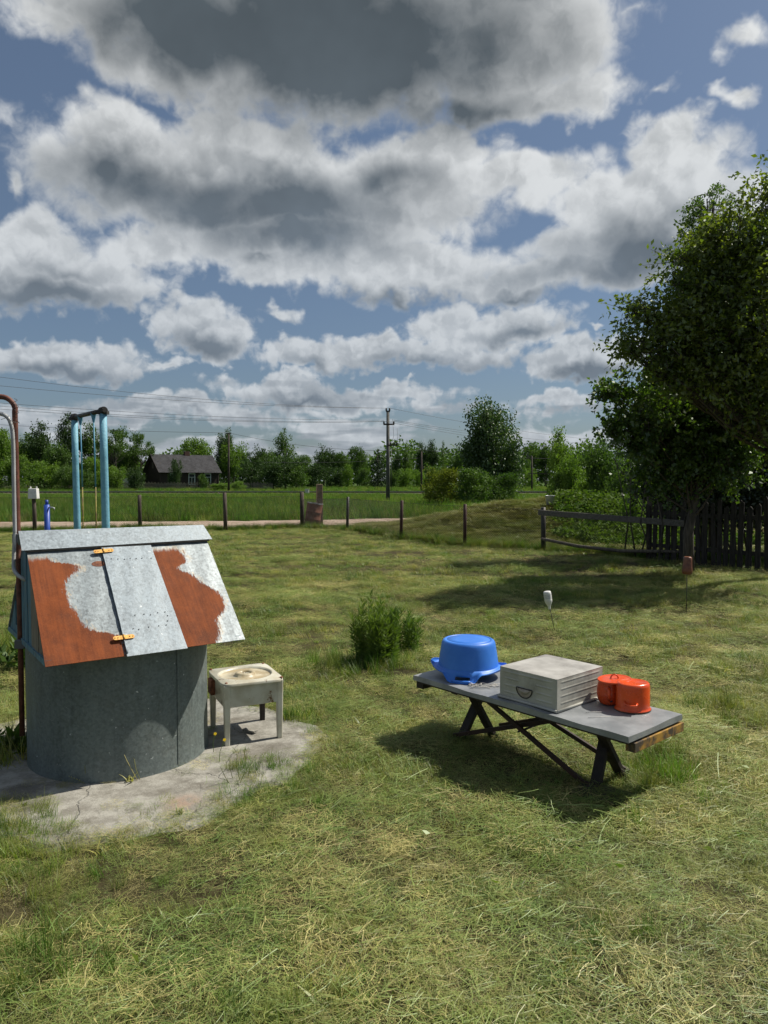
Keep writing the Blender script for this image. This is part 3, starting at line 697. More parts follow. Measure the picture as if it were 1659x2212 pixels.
def proto(kind, var):
    key = (kind, var)
    if key in PRO: return PRO[key]
    sd = hash(kind) % 1 + var*13+{'broad':1,'tall':2,'spruce':3,'bush':4,'open':5,'birch':6,'pine':7}[kind]*101; r = np.random.default_rng(sd)
    mb = MB()
    if kind == 'broad':
        bl = [(0,0,.60,.36,.36,.32)]+[(r.uniform(-.25,.25), r.uniform(-.25,.25), r.uniform(.35,.82), *([r.uniform(.14,.24)]*2), r.uniform(.12,.18)) for _ in range(9)]
        V, F, C, _ = crown(bl, 330, 26, .040, .034, .026, sd, droop=.1); limbs(mb, (0,0,0), (0,0,.8), .028, C, 22, r, .1)
    elif kind == 'tall':
        bl = [(0,0,.55,.20,.20,.42), (r.uniform(-.08,.08),0,.80,.12,.12,.2)]+[(r.uniform(-.2,.2), r.uniform(-.2,.2), r.uniform(.2,.85), *([r.uniform(.08,.15)]*2), r.uniform(.08,.14)) for _ in range(10)]
        V, F, C, _ = crown(bl, 240, 24, .032, .030, .022, sd, droop=.2); limbs(mb, (0,0,0), (0,0,.96), .02, C, 24, r, .08)
    elif kind == 'open':
        bl = [(r.uniform(-.34,.34), r.uniform(-.34,.34), r.uniform(.62,.90), *([r.uniform(.09,.17)]*2), r.uniform(.05,.09)) for _ in range(13)]
        V, F, C, _ = crown(bl, 170, 22, .028, .030, .022, sd, droop=.1); limbs(mb, (0,0,0), (0,0,.7), .03, C, 40, r, .15)
    elif kind == 'bush':
        bl = [(0,0,.36,.42,.42,.36)]+[(r.uniform(-.34,.34), r.uniform(-.34,.34), r.uniform(.2,.78), *([r.uniform(.14,.24)]*2), r.uniform(.14,.24)) for _ in range(9)]
        V, F, C, _ = crown(bl, 280, 24, .046, .040, .030, sd, droop=0); limbs(mb, (0,0,0), (0,0,.6), .02, C, 12, r, .1)
    elif kind == 'birch':
        bl = [(0,0,.58,.24,.24,.38)]+[(r.uniform(-.24,.24), r.uniform(-.24,.24), r.uniform(.25,.88), *([r.uniform(.08,.15)]*2), r.uniform(.12,.2)) for _ in range(10)]
        V, F, C, _ = crown(bl, 620, 30, .028, .023, .018, sd, droop=1.0, shell=.2); limbs(mb, (0,0,0), (0,0,.95), .018, C, 40, r, .08)
    elif kind in ('spruce', 'pine'):
        P = []; D = []
        tiers = 15
        for k in range(tiers):
            z = .06+.92*k/tiers; rad = .26*(1-z)**.85+.012
            nb = int(16-8*z)
            for j in range(nb):
                th = r.uniform(0, 6.283); ll = rad*r.uniform(.65, 1.15); m_ = int(26*(ll/.2)+5)
                t = r.uniform(.1, 1, m_); 
                P.append(np.stack([np.cos(th)*ll*t, np.sin(th)*ll*t, z-.10*t*ll+.02*r.normal(size=m_)-.12*ll*t*t], 1)+r.normal(size=(m_, 3))*.008)
                dd = np.tile([math.cos(th), math.sin(th), -.5], (m_, 1))+r.normal(size=(m_, 3))*.6; D.append(unit(dd))
        P = np.concatenate(P); D = np.concatenate(D); V, F = leaves(P, D, .030*r.uniform(.6,1.3,len(P)), .012*np.ones(len(P)), r)
        mb.tube([(0,0,0), (0,0,.98)], [.018, .003], 6)
    PRO[key] = (V, F, mb); PRO[key] = dict(V=V, F=F, mb=mb, me={}); return PRO[key]
MATN = {'light': m_llight, 'mid': m_lmid, 'dark': m_ldark, 'spruce': m_lspruce, 'birch': m_lbirch, 'yel': m_lyel, 'hedge': m_lhedge}
def tree(u, vtop, hw, d, kind, colr, label, vbase=None, z0=None, name=None, cat=None, group='trees in the belt beyond the railway'):
    p = proto(kind, (int(u)*7+int(vtop)) % 3); x = at(u, 1038, d).x
    z0 = H(x, d) if z0 is None else z0; top = at(u, vtop, d).z; h = (top-z0)*1.03
    wd = hw/FPX*d/({'broad':.44,'tall':.26,'spruce':.24,'pine':.24,'bush':.5,'open':.42,'birch':.30}[kind])
    nm = name or {'broad':'broadleaf_tree','tall':'tall_tree','spruce':'spruce_tree','pine':'spruce_tree','bush':'bush','open':'broadleaf_tree','birch':'birch_tree'}[kind]
    t = thing(nm, (x, d, z0-.05), label, cat or ('bush' if kind == 'bush' else 'tree'), group)
    rz = random.uniform(0, 6.28)
    if colr not in p['me']:
        p['me'][colr] = np_mesh('crown', p['V'], p['F'], MATN[colr])
    c = link('crown', p['me'][colr], t)
    if 'trunk' not in p['me']:
        o = p['mb'].build('trunk', m_birch if kind == 'birch' else m_bark, None); p['me']['trunk'] = o.data; bpy.data.objects.remove(o)
    tr = link('trunk', p['me']['trunk'], t)
    for o in (c, tr): o.scale = (wd, wd, h); o.rotation_euler = (0, 0, rz)
    return t
BELT = [
 (2, 922, 34, 118, 'broad', 'light', 'light green leafy tree cut by the left edge, behind the rusty pipe'),
 (-48, 935, 36, 122, 'broad', 'mid', 'mid green tree just beyond the left edge of the photo'),
 (86, 903, 30, 130, 'tall', 'dark', 'tall tree with a dark pointed top midway between rusty pipe and swing'),
 (60, 940, 30, 132, 'tall', 'mid', 'lower shoulder tree right beside the rusty pipe, left of the tallest dark top'),
 (150, 898, 28, 126, 'tall', 'dark', 'tall dark tree rising right behind the left swing post'),
 (198, 905, 26, 128, 'tall', 'mid', 'tall tree seen between the two light blue swing posts'),
 (122, 950, 30, 121, 'broad', 'mid', 'rounded mid green tree left of the left swing post'),
 (250, 925, 36, 124, 'open', 'mid', 'open crowned tree just right of the right swing post'),
 (305, 936, 30, 128, 'open', 'mid', 'airy umbrella shaped tree next to the left gable of the wooden house'),
 (235, 945, 30, 131, 'tall', 'dark', 'dark narrow tree directly behind the right swing post'),
 (278, 960, 30, 130, 'broad', 'mid', 'low rounded tree under the airy umbrella shaped crowns'),
 (425, 943, 38, 140, 'broad', 'light', 'light green broad tree rising above the chimney of the wooden house'),
 (484, 930, 24, 138, 'birch', 'birch', 'birch with hanging twigs right at the telephone pole beside the house'),
 (395, 965, 24, 142, 'broad', 'mid', 'small tree showing just above the middle of the house ridge'),
 (505, 955, 32, 136, 'broad', 'light', 'light green tree on the right of the telephone pole by the house'),
 (553, 960, 30, 126, 'broad', 'dark', 'dark rounded tree, first one right of the house group'),
 (590, 968, 28, 124, 'broad', 'mid', 'mid green tree left of the tall birch in the dark thicket'),
 (617, 931, 24, 140, 'tall', 'mid', 'tallest slender tree over the dark thicket right of the house'),
 (652, 980, 26, 124, 'broad', 'mid', 'greyish green tree at the right end of the dark thicket'),
 (700, 960, 28, 150, 'broad', 'dark', 'dark round tree above the concrete gate post'),
 (738, 975, 18, 150, 'broad', 'mid', 'small tree right of the dark round one above the gate post'),
 (772, 962, 24, 148, 'broad', 'mid', 'mid green round tree midway between gate post and power pole'),
 (816, 968, 26, 134, 'spruce', 'spruce', 'dark spruce standing immediately left of the power pole'),
 (858, 978, 14, 160, 'tall', 'dark', 'narrow dark tree immediately right of the power pole'),
 (880, 968, 13, 160, 'tall', 'mid', 'narrow tree, second right of the power pole'),
 (912, 950, 17, 156, 'tall', 'dark', 'dark tall tree, left one of the close group before the big birch'),
 (932, 953, 15, 156, 'tall', 'dark', 'dark tall tree, middle one of the close group before the big birch'),
 (957, 951, 13, 154, 'spruce', 'mid', 'pointed tree, right one of the close group before the big birch'),
 (985, 972, 18, 158, 'broad', 'mid', 'low tree at the left foot of the big birch'),
 (1150, 960, 26, 175, 'tall', 'mid', 'distant tree showing right beside the big birch crown'),
 (1178, 965, 20, 175, 'tall', 'dark', 'distant dark tree left of the light green pointed tree'),
 (1128, 990, 24, 170, 'broad', 'mid', 'distant low tree behind the right side of the big birch'),
]
for b in BELT: tree(*b)
BUSH = [
 (40, 978, 30, 114, 'light', 'light green bush at the rusty pipe behind the picket fence'),
 (95, 992, 36, 112, 'light', 'yellowish green bush between the pipe and the swing'),
 (-20, 990, 34, 112, 'light', 'light green bush cut by the left edge of the photo'),
 (140, 1005, 26, 111, 'mid', 'mid green bush left of the left swing post'),
 (205, 985, 32, 114, 'light', 'tall light bush seen between the swing posts'),
 (245, 1000, 28, 113, 'light', 'light bush right of the right swing post'),
 (292, 1004, 20, 112, 'dark', 'dark round bush in front of the white block shed'),
 (178, 1012, 26, 110.5, 'mid', 'low mid green bush behind the swing rods'),
 (378, 984, 15, 116, 'dark', 'tall dark leafless looking shrub in front of the house windows'),
 (440, 1022, 12, 114.5, 'mid', 'small shrub between the two right house windows'),
 (545, 985, 34, 118, 'dark', 'dark bush right of the telephone pole'),
 (600, 985, 42, 116, 'dark', 'large dark bush in the middle of the thicket'),
 (640, 1003, 30, 117, 'mid', 'bush at the right end of the thicket'),
 (678, 1000, 24, 124, 'dark', 'dark low bush above the fence corner post'),
 (725, 1003, 24, 132, 'dark', 'dark bush between thicket and yellow bush'),
 (750, 1000, 14, 130, 'light', 'bright yellow green bush right of the gate post'),
 (785, 1008, 20, 140, 'mid', 'mid green bush left of the dark spruce'),
 (875, 1006, 20, 130, 'light', 'light green bush right of the power pole'),
 (900, 1012, 18, 132, 'light', 'light green bush left of the thin third pole'),
 (850, 1010, 14, 128, 'mid', 'low bush behind the foot of the power pole'),
 (935, 1000, 28, 140, 'mid', 'mid green bush behind the thin third pole'),
 (1140, 1005, 22, 135, 'light', 'light bush right behind the round bushes'),
 (515, 1038, 16, 110, 'light', 'low bright bush by the foot of the telephone pole'),
 (480, 1042, 26, 110, 'light', 'long low green bush before the picket fence'),
]
for u, vt, hw, d, c_, lb in BUSH: tree(u, vt, hw, d, 'bush', c_, lb, group='bushes along the village picket fence')
# far-off wood that reads as one mass
r = np.random.default_rng(5); n = 42000
x = r.uniform(-190, 190, n); prof = 7.5+2.0*np.sin(x*.045)+1.6*np.sin(x*.13+1)+1.2*np.sin(x*.37); y = r.uniform(176, 192, n)+8*np.sin(x*.03)
z = np.abs(r.uniform(0, 1, n))**.7*prof*(1+.18*r.normal(size=n)*.5)+.2
V, F = leaves(np.stack([x, y, z], 1), unit(r.normal(size=(n, 3))+[0, 0, .2]), 1.1*r.uniform(.5, 1.2, n), .8*r.uniform(.5, 1.2, n), r)
tag(link('distant_wood', np_mesh('distant_wood', V, F, m_lmid)), 'low line of distant wood closing the horizon', 'wood', kind='stuff')
# middle distance
MIDG = 'bushes and trees across the track'
tree(1064, 858, 66, 50, 'birch', 'birch', 'big rounded birch standing alone beyond the round bushes', group=MIDG, z0=-.1)
tree(1035, 935, 44, 51, 'birch', 'birch', 'lower left skirt birch leaning out from the big birch', group=MIDG, z0=-.1)
tree(958, 1006, 48, 46, 'bush', 'yel', 'yellowish round bush left of the big birch foot', group=MIDG)
tree(1022, 1005, 44, 45, 'bush', 'mid', 'mid green round bush in front of the big birch', group=MIDG)
tree(1080, 1016, 44, 46, 'bush', 'mid', 'darker bush right of the middle round bush', group=MIDG)
tree(1206, 928, 28, 33, 'tall', 'light', 'slim light green sapling with a pointed top left of the dark orchard tree', group=MIDG)
tree(1250, 965, 44, 31, 'broad', 'light', 'leafy elder bush behind the zinc bucket', group=MIDG)
tree(1310, 938, 50, 28, 'broad', 'mid', 'big elder bush touching the dark orchard tree', group=MIDG)
tree(1215, 1010, 30, 32, 'bush', 'mid', 'low bush right above the zinc bucket', group=MIDG)
tree(1285, 1008, 44, 29, 'bush', 'light', 'broad low bush above the weed patch', group=MIDG)
tree(1375, 985, 50, 25, 'bush', 'mid', 'bush behind the left end of the tall picket fence', group=MIDG)
tree(1362, 1060, 24, 21, 'bush', 'light', 'small bright shrub at the top end of the rail fence', group=MIDG)
tree(1460, 960, 70, 24, 'broad', 'mid', 'tree behind the tall picket fence, below the orchard crowns', group=MIDG)
tree(1600, 930, 80, 24, 'broad', 'dark', 'dark tree behind the picket fence at the right edge', group=MIDG)
# weed patch beyond the rail fence
r = np.random.default_rng(11); n = 2600
x = r.uniform(4.6, 9.6, n); y = r.uniform(18.2, 26.5, n); k = (y > fence_y(x)+2.2)&(x > .232*y); x, y = x[k], y[k]
hh = r.uniform(.12, .48, len(x))*np.clip((vnoise(x, y, .8, 8)+.4), .4, 1.2); per = 16; kk = np.repeat(np.arange(len(x)), per); t = r.uniform(.1, 1, len(kk))
P = np.stack([x[kk]+r.normal(0, .09, len(kk)), y[kk]+r.normal(0, .09, len(kk)), gh(x, y)[kk]+hh[kk]*t], 1)
D = unit(r.normal(size=(len(kk), 3))*[1, 1, .4]+[0, 0, .1]); m_patch = leafmat('weed_patch_leaf', [(.048, .100, .014), (.095, .145, .024)], .3, 1.5, gloss=.02, rough=.7)
V, F = leaves(P, D, .12*r.uniform(.6, 1.3, len(kk)), .07*r.uniform(.7, 1.2, len(kk)), r)
tag(link('weed_patch', np_mesh('weed_patch', V, F, m_patch)), 'patch of tall leafy weeds behind the rail fence', 'weeds', kind='stuff')

# ---- the big dark trees on the right
def near_tree(name, base, top, r0, blobs, ncl, per, sig, L, W, mat, label, seed, droop=.2, nl=60, up=.2, shell=.35, bark=None, out=.8):
    t = thing(name, base, label, 'tree', 'orchard trees on the right')
    V, F, C, tw = crown(blobs, ncl, per, sig, L, W, seed, shell=shell, twigs=True, droop=droop, up=up, out=out)
    V = V-np.array(base); link('crown', np_mesh('crown', V, F, mat), t)
    mb = MB(); r = np.random.default_rng(seed+1); limbs(mb, base, top, r0, C, nl, r, .5)
    for sel in (np.argsort(C[:, 0])[:26:2], np.argsort(-C[:, 2])[:16:2]): limbs(mb, base, top, r0*.55, C[sel], 14, r, .3)
    td, tl = tw; C0 = C-td*.0
    for i in range(0, ncl, 2):
        a = Vector(C[i]); b = a+Vector(td[i])*float(tl[i][0]); b.z -= droop*float(tl[i][0]); mb.tube([a-Vector(td[i])*.25, a, b], [.008, .006, .002], 3, cap=False)
    mb.build('trunk', bark or m_bark, t); return t
def P3(u, v, d): q = at(u, v, d); return (q.x, q.y, q.z)
def bl(lst, d): # (u, v, ru, rv, [dd])
    o = []
    for q in lst:
        dd = d+(q[4] if len(q) > 4 else 0); c = P3(q[0], q[1], dd); k = dd/FPX; o.append((*c, q[2]*k, max(q[2], q[3])*k*.8, q[3]*k))
    return o
b1 = tuple(G(1487, 1238)); b1v = Vector(b1)
near_tree('pear_tree', b1, P3(1500, 880, 13.6), .11, bl([(1480,930,70,75),(1430,885,40,30,-.6),(1375,872,30,14,-1.0),(1335,852,24,8,-1.1),(1400,915,30,16,-.8),(1350,925,26,9,-.8),(1440,965,40,44),(1375,955,26,14,-.6),(1430,830,34,34),(1480,850,90,90),(1520,960,110,100),(1440,1010,60,40,.3),(1312,846,12,4,-1.1),(1560,900,90,90),(1325,922,14,5,-.8)], 13.4),
          1900, 20, .14, .078, .058, m_lnear, 'low branching orchard tree whose trunk stands in front of the picket fence', 21, droop=.15)
near_tree('willow_tree', P3(1545, 1205, 16.5), P3(1535, 430, 16.5), .16, bl([(1535,470,42,60),(1530,560,70,70),(1520,660,90,90),(1500,770,95,90),(1490,870,110,90),(1560,640,100,100),(1570,800,110,100),(1600,560,90,90),(1600,960,120,100)], 16.5),
          1900, 26, .15, .064, .040, m_lnear, 'tall narrow tree with small leaves, its dark tip highest left of the corner tree', 22, droop=.45, nl=80)
near_tree('walnut_tree', P3(1680, 1215, 12.6), P3(1690, 480, 12), .14, bl([(1665,440,50,50),(1600,520,75,60),(1540,530,42,30),(1480,560,34,22),(1640,600,110,90),(1560,640,80,60),(1470,620,32,26),(1440,690,45,32),(1385,672,30,16),(1500,720,70,60),(1420,750,55,36),(1368,755,24,12),(1600,760,110,100),(1700,800,120,150),(1520,800,60,50),(1440,800,34,26)], 11.8),
          1900, 17, .19, .090, .046, m_lwalnut, 'large leaved yellowish green tree rising highest at the right edge', 23, droop=.2, nl=90, up=.35, shell=.3)
def hedge():
    base = P3(1600, 1215, 15.2)
    t = thing('lilac_thicket', base, 'dense dark thicket behind and over the picket fence at the right edge', 'thicket')
    V, F, C, _ = crown(bl([(1400,1030,45,55,1.2),(1445,1075,50,40,.9),(1500,1095,60,30,.7),(1600,1100,80,30,.6),(1440,1010,50,55,.6),(1500,1040,70,90,.5),(1580,1040,80,100),(1660,1040,90,110),(1740,1000,90,160),(1560,940,100,90,.4),(1660,900,100,110)], 15.6), 900, 34, .17, .085, .06, 31, shell=.2)
    link('crown', np_mesh('crown', V-np.array(base), F, m_lhedge), t)
    mb = MB(); r = np.random.default_rng(3)
    for k in range(26):
        x = base[0]+r.uniform(-1.9, 1.6); y = base[1]+r.uniform(-.2, 1.6); mb.tube([(x, y, 0), (x+r.normal()*.15, y, .8), (x+r.normal()*.4, y+.1, 2.2)], [.022, .016, .008], 5)
    mb.build('trunk', m_bark, t)
hedge()

# ------------------------------------------------------------------ village behind the railway
hc = Vector((at(346, 1038, 125).x, 125, .25)); ph = R(38)
hx = Vector((math.cos(ph), math.sin(ph), 0)); hy = Vector((-math.sin(ph), math.cos(ph), 0)); LH, DH, ZE, ZR = 10.6, 6.6, 3.1, 5.95
hp_ = lambda a, b, z: hc+hx*a+hy*b+Vector((0, 0, z))
house = thing('wooden_house', hc, 'dark brown wooden house with grey corrugated roof and white framed windows', 'house')
rot = Matrix((hx, hy, Vector((0,0,1)))).transposed()
mb = MB(); mb.add([hp_(0,0,0), hp_(LH,0,0), hp_(LH,DH,0), hp_(0,DH,0), hp_(0,0,ZE), hp_(LH,0,ZE), hp_(LH,DH,ZE), hp_(0,DH,ZE), hp_(0,DH/2,ZR-.1), hp_(LH,DH/2,ZR-.1)],
   [(0,1,5,4),(1,2,6,9,5),(2,3,7,6),(3,0,4,8,7)]); mb.build('wall', m_house, house)
mb = MB()
for k in range(17):
    z = .15+k*.175; mb.box(hp_(LH/2, -.02, z), (LH+.02, .035, .13), rot); mb.box(hp_(-.02, DH/2, z), (.035, DH+.02, .13), rot)
tag(mb.build('cladding_board', m_house, house), kind='stuff')
for a in (0, LH):
    for b_ in (0, DH): MB().box(hp_(a, b_, ZE/2), (.2, .2, ZE), rot).build('corner_board', m_house, house)
for sgn, nm in ((1, 'roof'), (-1, 'roof')):
    mb = MB(); nn = 150; vs = []
    for i in range(nn+1):
        a = -.45+(LH+.9)*i/nn; w = .045*math.sin(i*math.pi/1.5)
        if sgn > 0: vs += [hp_(a, -.55, ZE-.30+w), hp_(a, DH/2, ZR+.02+w)]
        else: vs += [hp_(a, DH+.55, ZE-.30+w), hp_(a, DH/2, ZR+.02+w)]
    mb.add(vs, [(2*i, 2*i+2, 2*i+3, 2*i+1) for i in range(nn)]); o = mb.build('roof', m_eternit, house, solid=.03)
    if sgn > 0:
        c = hp_(6.2, DH/2+.1, ZR+.25); MB().box(c, (.9, .7, .8), rot).build('chimney', m_chim, o)
for a in (2.35, 5.6, 8.55):
    z0, z1, w = .78, 2.62, 1.1
    f = MB()
    for q in (-w/2, w/2): f.box(hp_(a+q, -.07, (z0+z1)/2), (.12, .06, z1-z0), rot)
    for z, th in ((z0, .14), (z1, .16), (z0+1.25, .08)): f.box(hp_(a, -.075, z), (w+.16, .07, th), rot)
    f.box(hp_(a, -.07, z0+.62), (.07, .05, 1.2), rot); wo_ = f.build('window', m_winframe, house)
    for q in (-.26, .26): MB().box(hp_(a+q, -.045, z0+.62), (.46, .01, 1.15), rot).build('pane', m_pane, wo_)
    MB().box(hp_(a, -.045, z0+1.55), (1.0, .01, .5), rot).build('pane', m_pane, wo_)
f = MB(); f.box(hp_(-.06, DH/2-.2, 4.1), (.05, .7, 1.1), rot); f.build('shutter', m_wood, house)
mb = MB()
for a0, a1 in (((-.47, -.55, ZE-.3), (-.47, DH/2, ZR+.02)), ((-.47, DH+.55, ZE-.3), (-.47, DH/2, ZR+.02))): mb.bar(hp_(*a0), hp_(*a1), .05, .18)
mb.build('verge_board', m_house, house)
# white block shed
sc_ = at(262, 1038, 122); shed = thing('block_shed', (sc_.x, 122, .25), 'small shed of white blocks left of the wooden house', 'shed')
mb = MB(); mb.box((sc_.x, 123.4, 1.15), (2.9, 2.8, 1.9)); mb.build('wall', m_wood, shed)
for j in range(8):
    for i in range(7):
        if (i, j) == (6, 7): continue
        MB().box((sc_.x-1.26+i*.42+(.1 if j % 2 else 0), 121.97, .38+j*.235), (.40, .06, .215)).build('block', m_whbrick, shed)
MB().box((sc_.x, 123.4, 2.2), (3.2, 3.1, .12)).build('roof', m_eternit, shed)
# village picket fence
def far_fence(x0, x1, y0, y1, label):
    t = thing('picket_fence', (x0, y0, .3), label, 'fence', 'grey village picket fences')
    mb = MB(); n = int(abs(x1-x0)/.135)
    for k in range(n):
        q = k/n; x = x0+(x1-x0)*q; y = y0+(y1-y0)*q; h = 1.12+.12*math.sin(k*1.7)+.05*math.sin(k*.23)
        if random.random() < .04: continue
        mb.box((x, y, .25+h/2), (.075, .02, h))
    tag(mb.build('picket', m_woodgrey, t), kind='stuff')
    mb = MB(); mb.bar((x0, y0+.03, .6), (x1, y1+.03, .6), .05, .08); mb.bar((x0, y0+.03, 1.15), (x1, y1+.03, 1.15), .05, .08); mb.build('fence_rail', m_woodgrey, t)
far_fence(at(-60, 1038, 116).x, at(255, 1038, 115).x, 116, 115, 'long grey picket fence left of the wooden house, behind the swing')
far_fence(at(256, 1038, 115).x, at(460, 1038, 115).x, 115, 115.2, 'grey picket fence running in front of the wooden house')
far_fence(at(490, 1038, 114).x, at(590, 1038, 114).x, 114.5, 114, 'short dark picket fence right of the telephone pole')
# tiny shelter far right of the birch
sp = at(1165, 1038, 120); t = thing('open_shelter', (sp.x, 120, .3), 'tiny open roofed shelter far away right of the birch', 'shelter')
for q in (-1.2, 1.2): MB().box((sp.x+q, 120, 1.5), (.15, .15, 2.4)).build('post', m_polew, t)
MB().box((sp.x, 120, 2.8), (3.2, 2.2, .14)).build('roof', m_polew, t)
# relay box on the track
q = at(1183, 1063, 90); q = at(664, 1061, 91.4)
MB().box((q.x, 91.4, .25), (.5, .35, .6)).build
t = tag(MB().box((q.x, 91.0, .30), (.45, .35, .62)).box((q.x, 91.0, .63), (.55, .45, .05)).build('trackside_box', m_paper, loc=(q.x, 91.0, 0)), 'small pale box beside the railway track left of the gate post', 'box')

# ------------------------------------------------------------------ poles and wires
def pole(u, vb, vt, d, w, mat, label, name='utility_pole'):
    b_ = at(u, vb, d); t_ = at(u, vt, d); z0 = H(b_.x, d)
    t = thing(name, (b_.x, d, z0), label, 'utility pole', 'utility poles'); MB().tube([(b_.x, d, z0-.2), (t_.x, d, t_.z)], [w*.5, w*.36], 8).build('pole', mat, t)
    return t, Vector((t_.x, d, t_.z))
d = 54.; t, tp_ = pole(838, 1088, 890, d, .30, m_polec, 'power pole with two crossarms standing in the meadow')
def insul(p, t, up=True): MB().lathe([(.05, 0), (.07, .05), (.05, .1), (.06, .15), (.01, .2)], p, 8).build('insulator', m_dark, t)
mb = MB(); q = at(840, 917, d); mb.box((q.x, d-.16, q.z), (.80, .09, .11)); mb.build('crossarm', m_polew, t)
ins1 = []
for k in (-.36, .36): insul((q.x+k, d-.16, q.z+.04), t); ins1.append(Vector((q.x+k, d-.16, q.z+.22)))
mb = MB(); mb.box((tp_.x, d, tp_.z+.05), (.30, .10, .10)); mb.build('pole_cap', m_dark, t); ins0 = []
for k in (-.12, .12): insul((tp_.x+k, d, tp_.z+.10), t); ins0.append(Vector((tp_.x+k, d, tp_.z+.28)))
q = at(848, 962, d); mb = MB(); mb.box((q.x, d-.16, q.z), (.72, .09, .10)); mb.build('crossarm', m_polew, t)
for k in (-.15, .1, .3): insul((q.x+k, d-.16, q.z+.05), t)
mb = MB()
for a_, b2 in (((848, 905), (846, 960)), ((858, 925), (852, 958)), ((862, 938), (856, 960))):
    p0 = at(*a_, d-.3); p1 = at(*b2, d-.2); mid = (p0+p1)/2+Vector((.12, 0, -.3)); mb.tube([p0, mid, p1], .012, 3)
p0 = at(845, 965, d-.18); p1 = at(845, 1060, d-.18); mb.tube([p0, p1], .02, 4); mb.build('down_lead', m_cable, t)
t2, tp2 = pole(494, 1058, 935, 104, .34, m_polew, 'dark telephone pole right of the wooden house', )
MB().box((tp2.x, 103.9, tp2.z-.1), (.7, .1, .1)).build('crossarm', m_polew, t2)
t3, tp3 = pole(910.5, 1058, 975, 104, .30, m_polew, 'thin dark pole beside the railway left of the round bushes')
t4, tp4 = pole(1149, 1056, 985, 110, .30, m_polew, 'thin distant pole right of the big birch')
def wire(a, b_, sag, label, rad=.016):
    mb = MB(); n = 18; pts = []
    for i in range(n+1):
        s_ = i/n; p = Vector(a).lerp(Vector(b_), s_); p.z -= sag*4*s_*(1-s_); pts.append(p)
    o = mb.tube(pts, rad, 4).build('overhead_wire', m_cable, loc=pts[0]); return tag(o, label, 'wire', 'overhead wires')
def wl(u0, v0, d0, end, sag, label, rad=.009): wire(at(u0, v0, d0), end, sag, label, rad)
wl(-260, 778, 34, ins0[0], .5, 'upper left overhead wire, topmost at the left edge of the photo')
wl(-260, 806, 34, ins0[1], .4, 'second highest overhead wire at the left edge')
wl(-260, 848, 36, ins1[0]+Vector((0,0,.08)), .35, 'third overhead wire from the top at the left edge')
wl(-260, 853, 36, ins1[0], .45, 'fourth overhead wire, close under the third, left of the power pole')
wl(-260, 862, 36, ins1[1], .45, 'lowest of the three close wires left of the power pole')
for k, (a_, e, lb) in enumerate(((ins0[1], (1420, 958, 80), 'top overhead wire running right from the power pole'), (ins1[1], (1420, 972, 80), 'second wire running right from the power pole'),
        (ins1[1]+Vector((0,0,.08)), (1420, 962, 80), 'wire just above the second one right of the power pole'), (ins1[0], (1420, 982, 80), 'lowest wire running right behind the birch'))):
    wire(a_, at(*e), .5, lb, .010)
wire(at(-200, 903, 100), tp2, .4, 'far wire running left from the telephone pole', .02)
wire(tp2, tp3+Vector((0, 0, .2)), .9, 'far wire between the telephone pole and the thin third pole', .02)
wire(tp3+Vector((0, 0, .2)), at(1420, 990, 104), .6, 'far wire running right from the thin third pole', .018)
wire(tp3+Vector((0, 0, -.9)), at(560, 998, 100), .3, 'lower far wire crossing in front of the thicket', .018)
# ------------------------------------------------------------------ yard fences
def link_panel(a, b_, h, name, parent):
    """diagonal wires of a chain-link panel from a to b_"""
    a = Vector(a); b_ = Vector(b_); Lh = (b_-a).length; dr = (b_-a)/Lh; sp = .062; mb = MB(); n = int((Lh+h)/sp)
    nrm = Vector((-dr.y, dr.x, 0)).normalized()*.002
    for k in range(n):
        for sg in (1, -1):
            t0 = -h+k*sp; lo = max(0, -t0); hi = min(h, Lh-t0)
            if hi-lo < .02: continue
            f = lambda q: a+dr*(t0+q if sg > 0 else Lh-(t0+q))+Vector((0, 0, .03+q))+nrm*sg
            mb.tube([f(lo), f(hi)], .0032, 3, cap=False, smooth=False)
    mb.tube([a+Vector((0,0,h+.03)), a.lerp(b_, .5)+Vector((0,0,h+.01)), b_+Vector((0,0,h+.03))], .003, 4)
    mb.tube([a+Vector((0,0,h*.5)), b_+Vector((0,0,h*.5))], .0025, 3)
    tag(mb.build('wire_mesh', m_wire, parent), kind=None)
def gz(p): return Vector((p[0], p[1], H(p[0], p[1])))
lf = thing('chain_link_fence', gz(FL[1]), 'chain-link fence on stout wooden posts along the dirt track', 'fence', 'chain-link yard fences')
left_extra = [gz((-26, 25)), gz((-21.5, 24.6)), gz((-16, 24.4))]
posts = left_extra+[gz(p) for p in FL]
for i, p in enumerate(posts):
    hgt = (1.38, 1.3, 1.25, 1.22, 1.20, 1.30, 1.28)[i]; r0 = .068 if i < 6 else .080
    MB().tube([p-Vector((0,0,.1)), p+Vector((random.uniform(-.02,.02), 0, hgt*.5)), p+Vector((random.uniform(-.03,.03), 0, hgt))], [r0, r0*.95, r0*.9], 9).build('post', m_postwood, lf)
    if i: link_panel(posts[i-1], p, 1.12, 'wire_mesh', lf)
rf = thing('chain_link_fence', gz(FR[1]), 'chain-link fence on thin dark metal posts curving towards the picket fence', 'fence', 'chain-link yard fences')
pr_ = [gz(p) for p in FR]
for i, p in enumerate(pr_):
    if 0 < i < 5:
        lean = Vector((random.uniform(-.03,.03), 0, 1.08)); MB().tube([p-Vector((0,0,.1)), p+lean*.5, p+lean], .045 if i < 4 else .06, 8).build('post', m_postpaint if i in (2, 3) else m_dark, rf)
    if i: link_panel(pr_[i-1], p, 1.0 if i < 5 else .95, 'wire_mesh', rf)
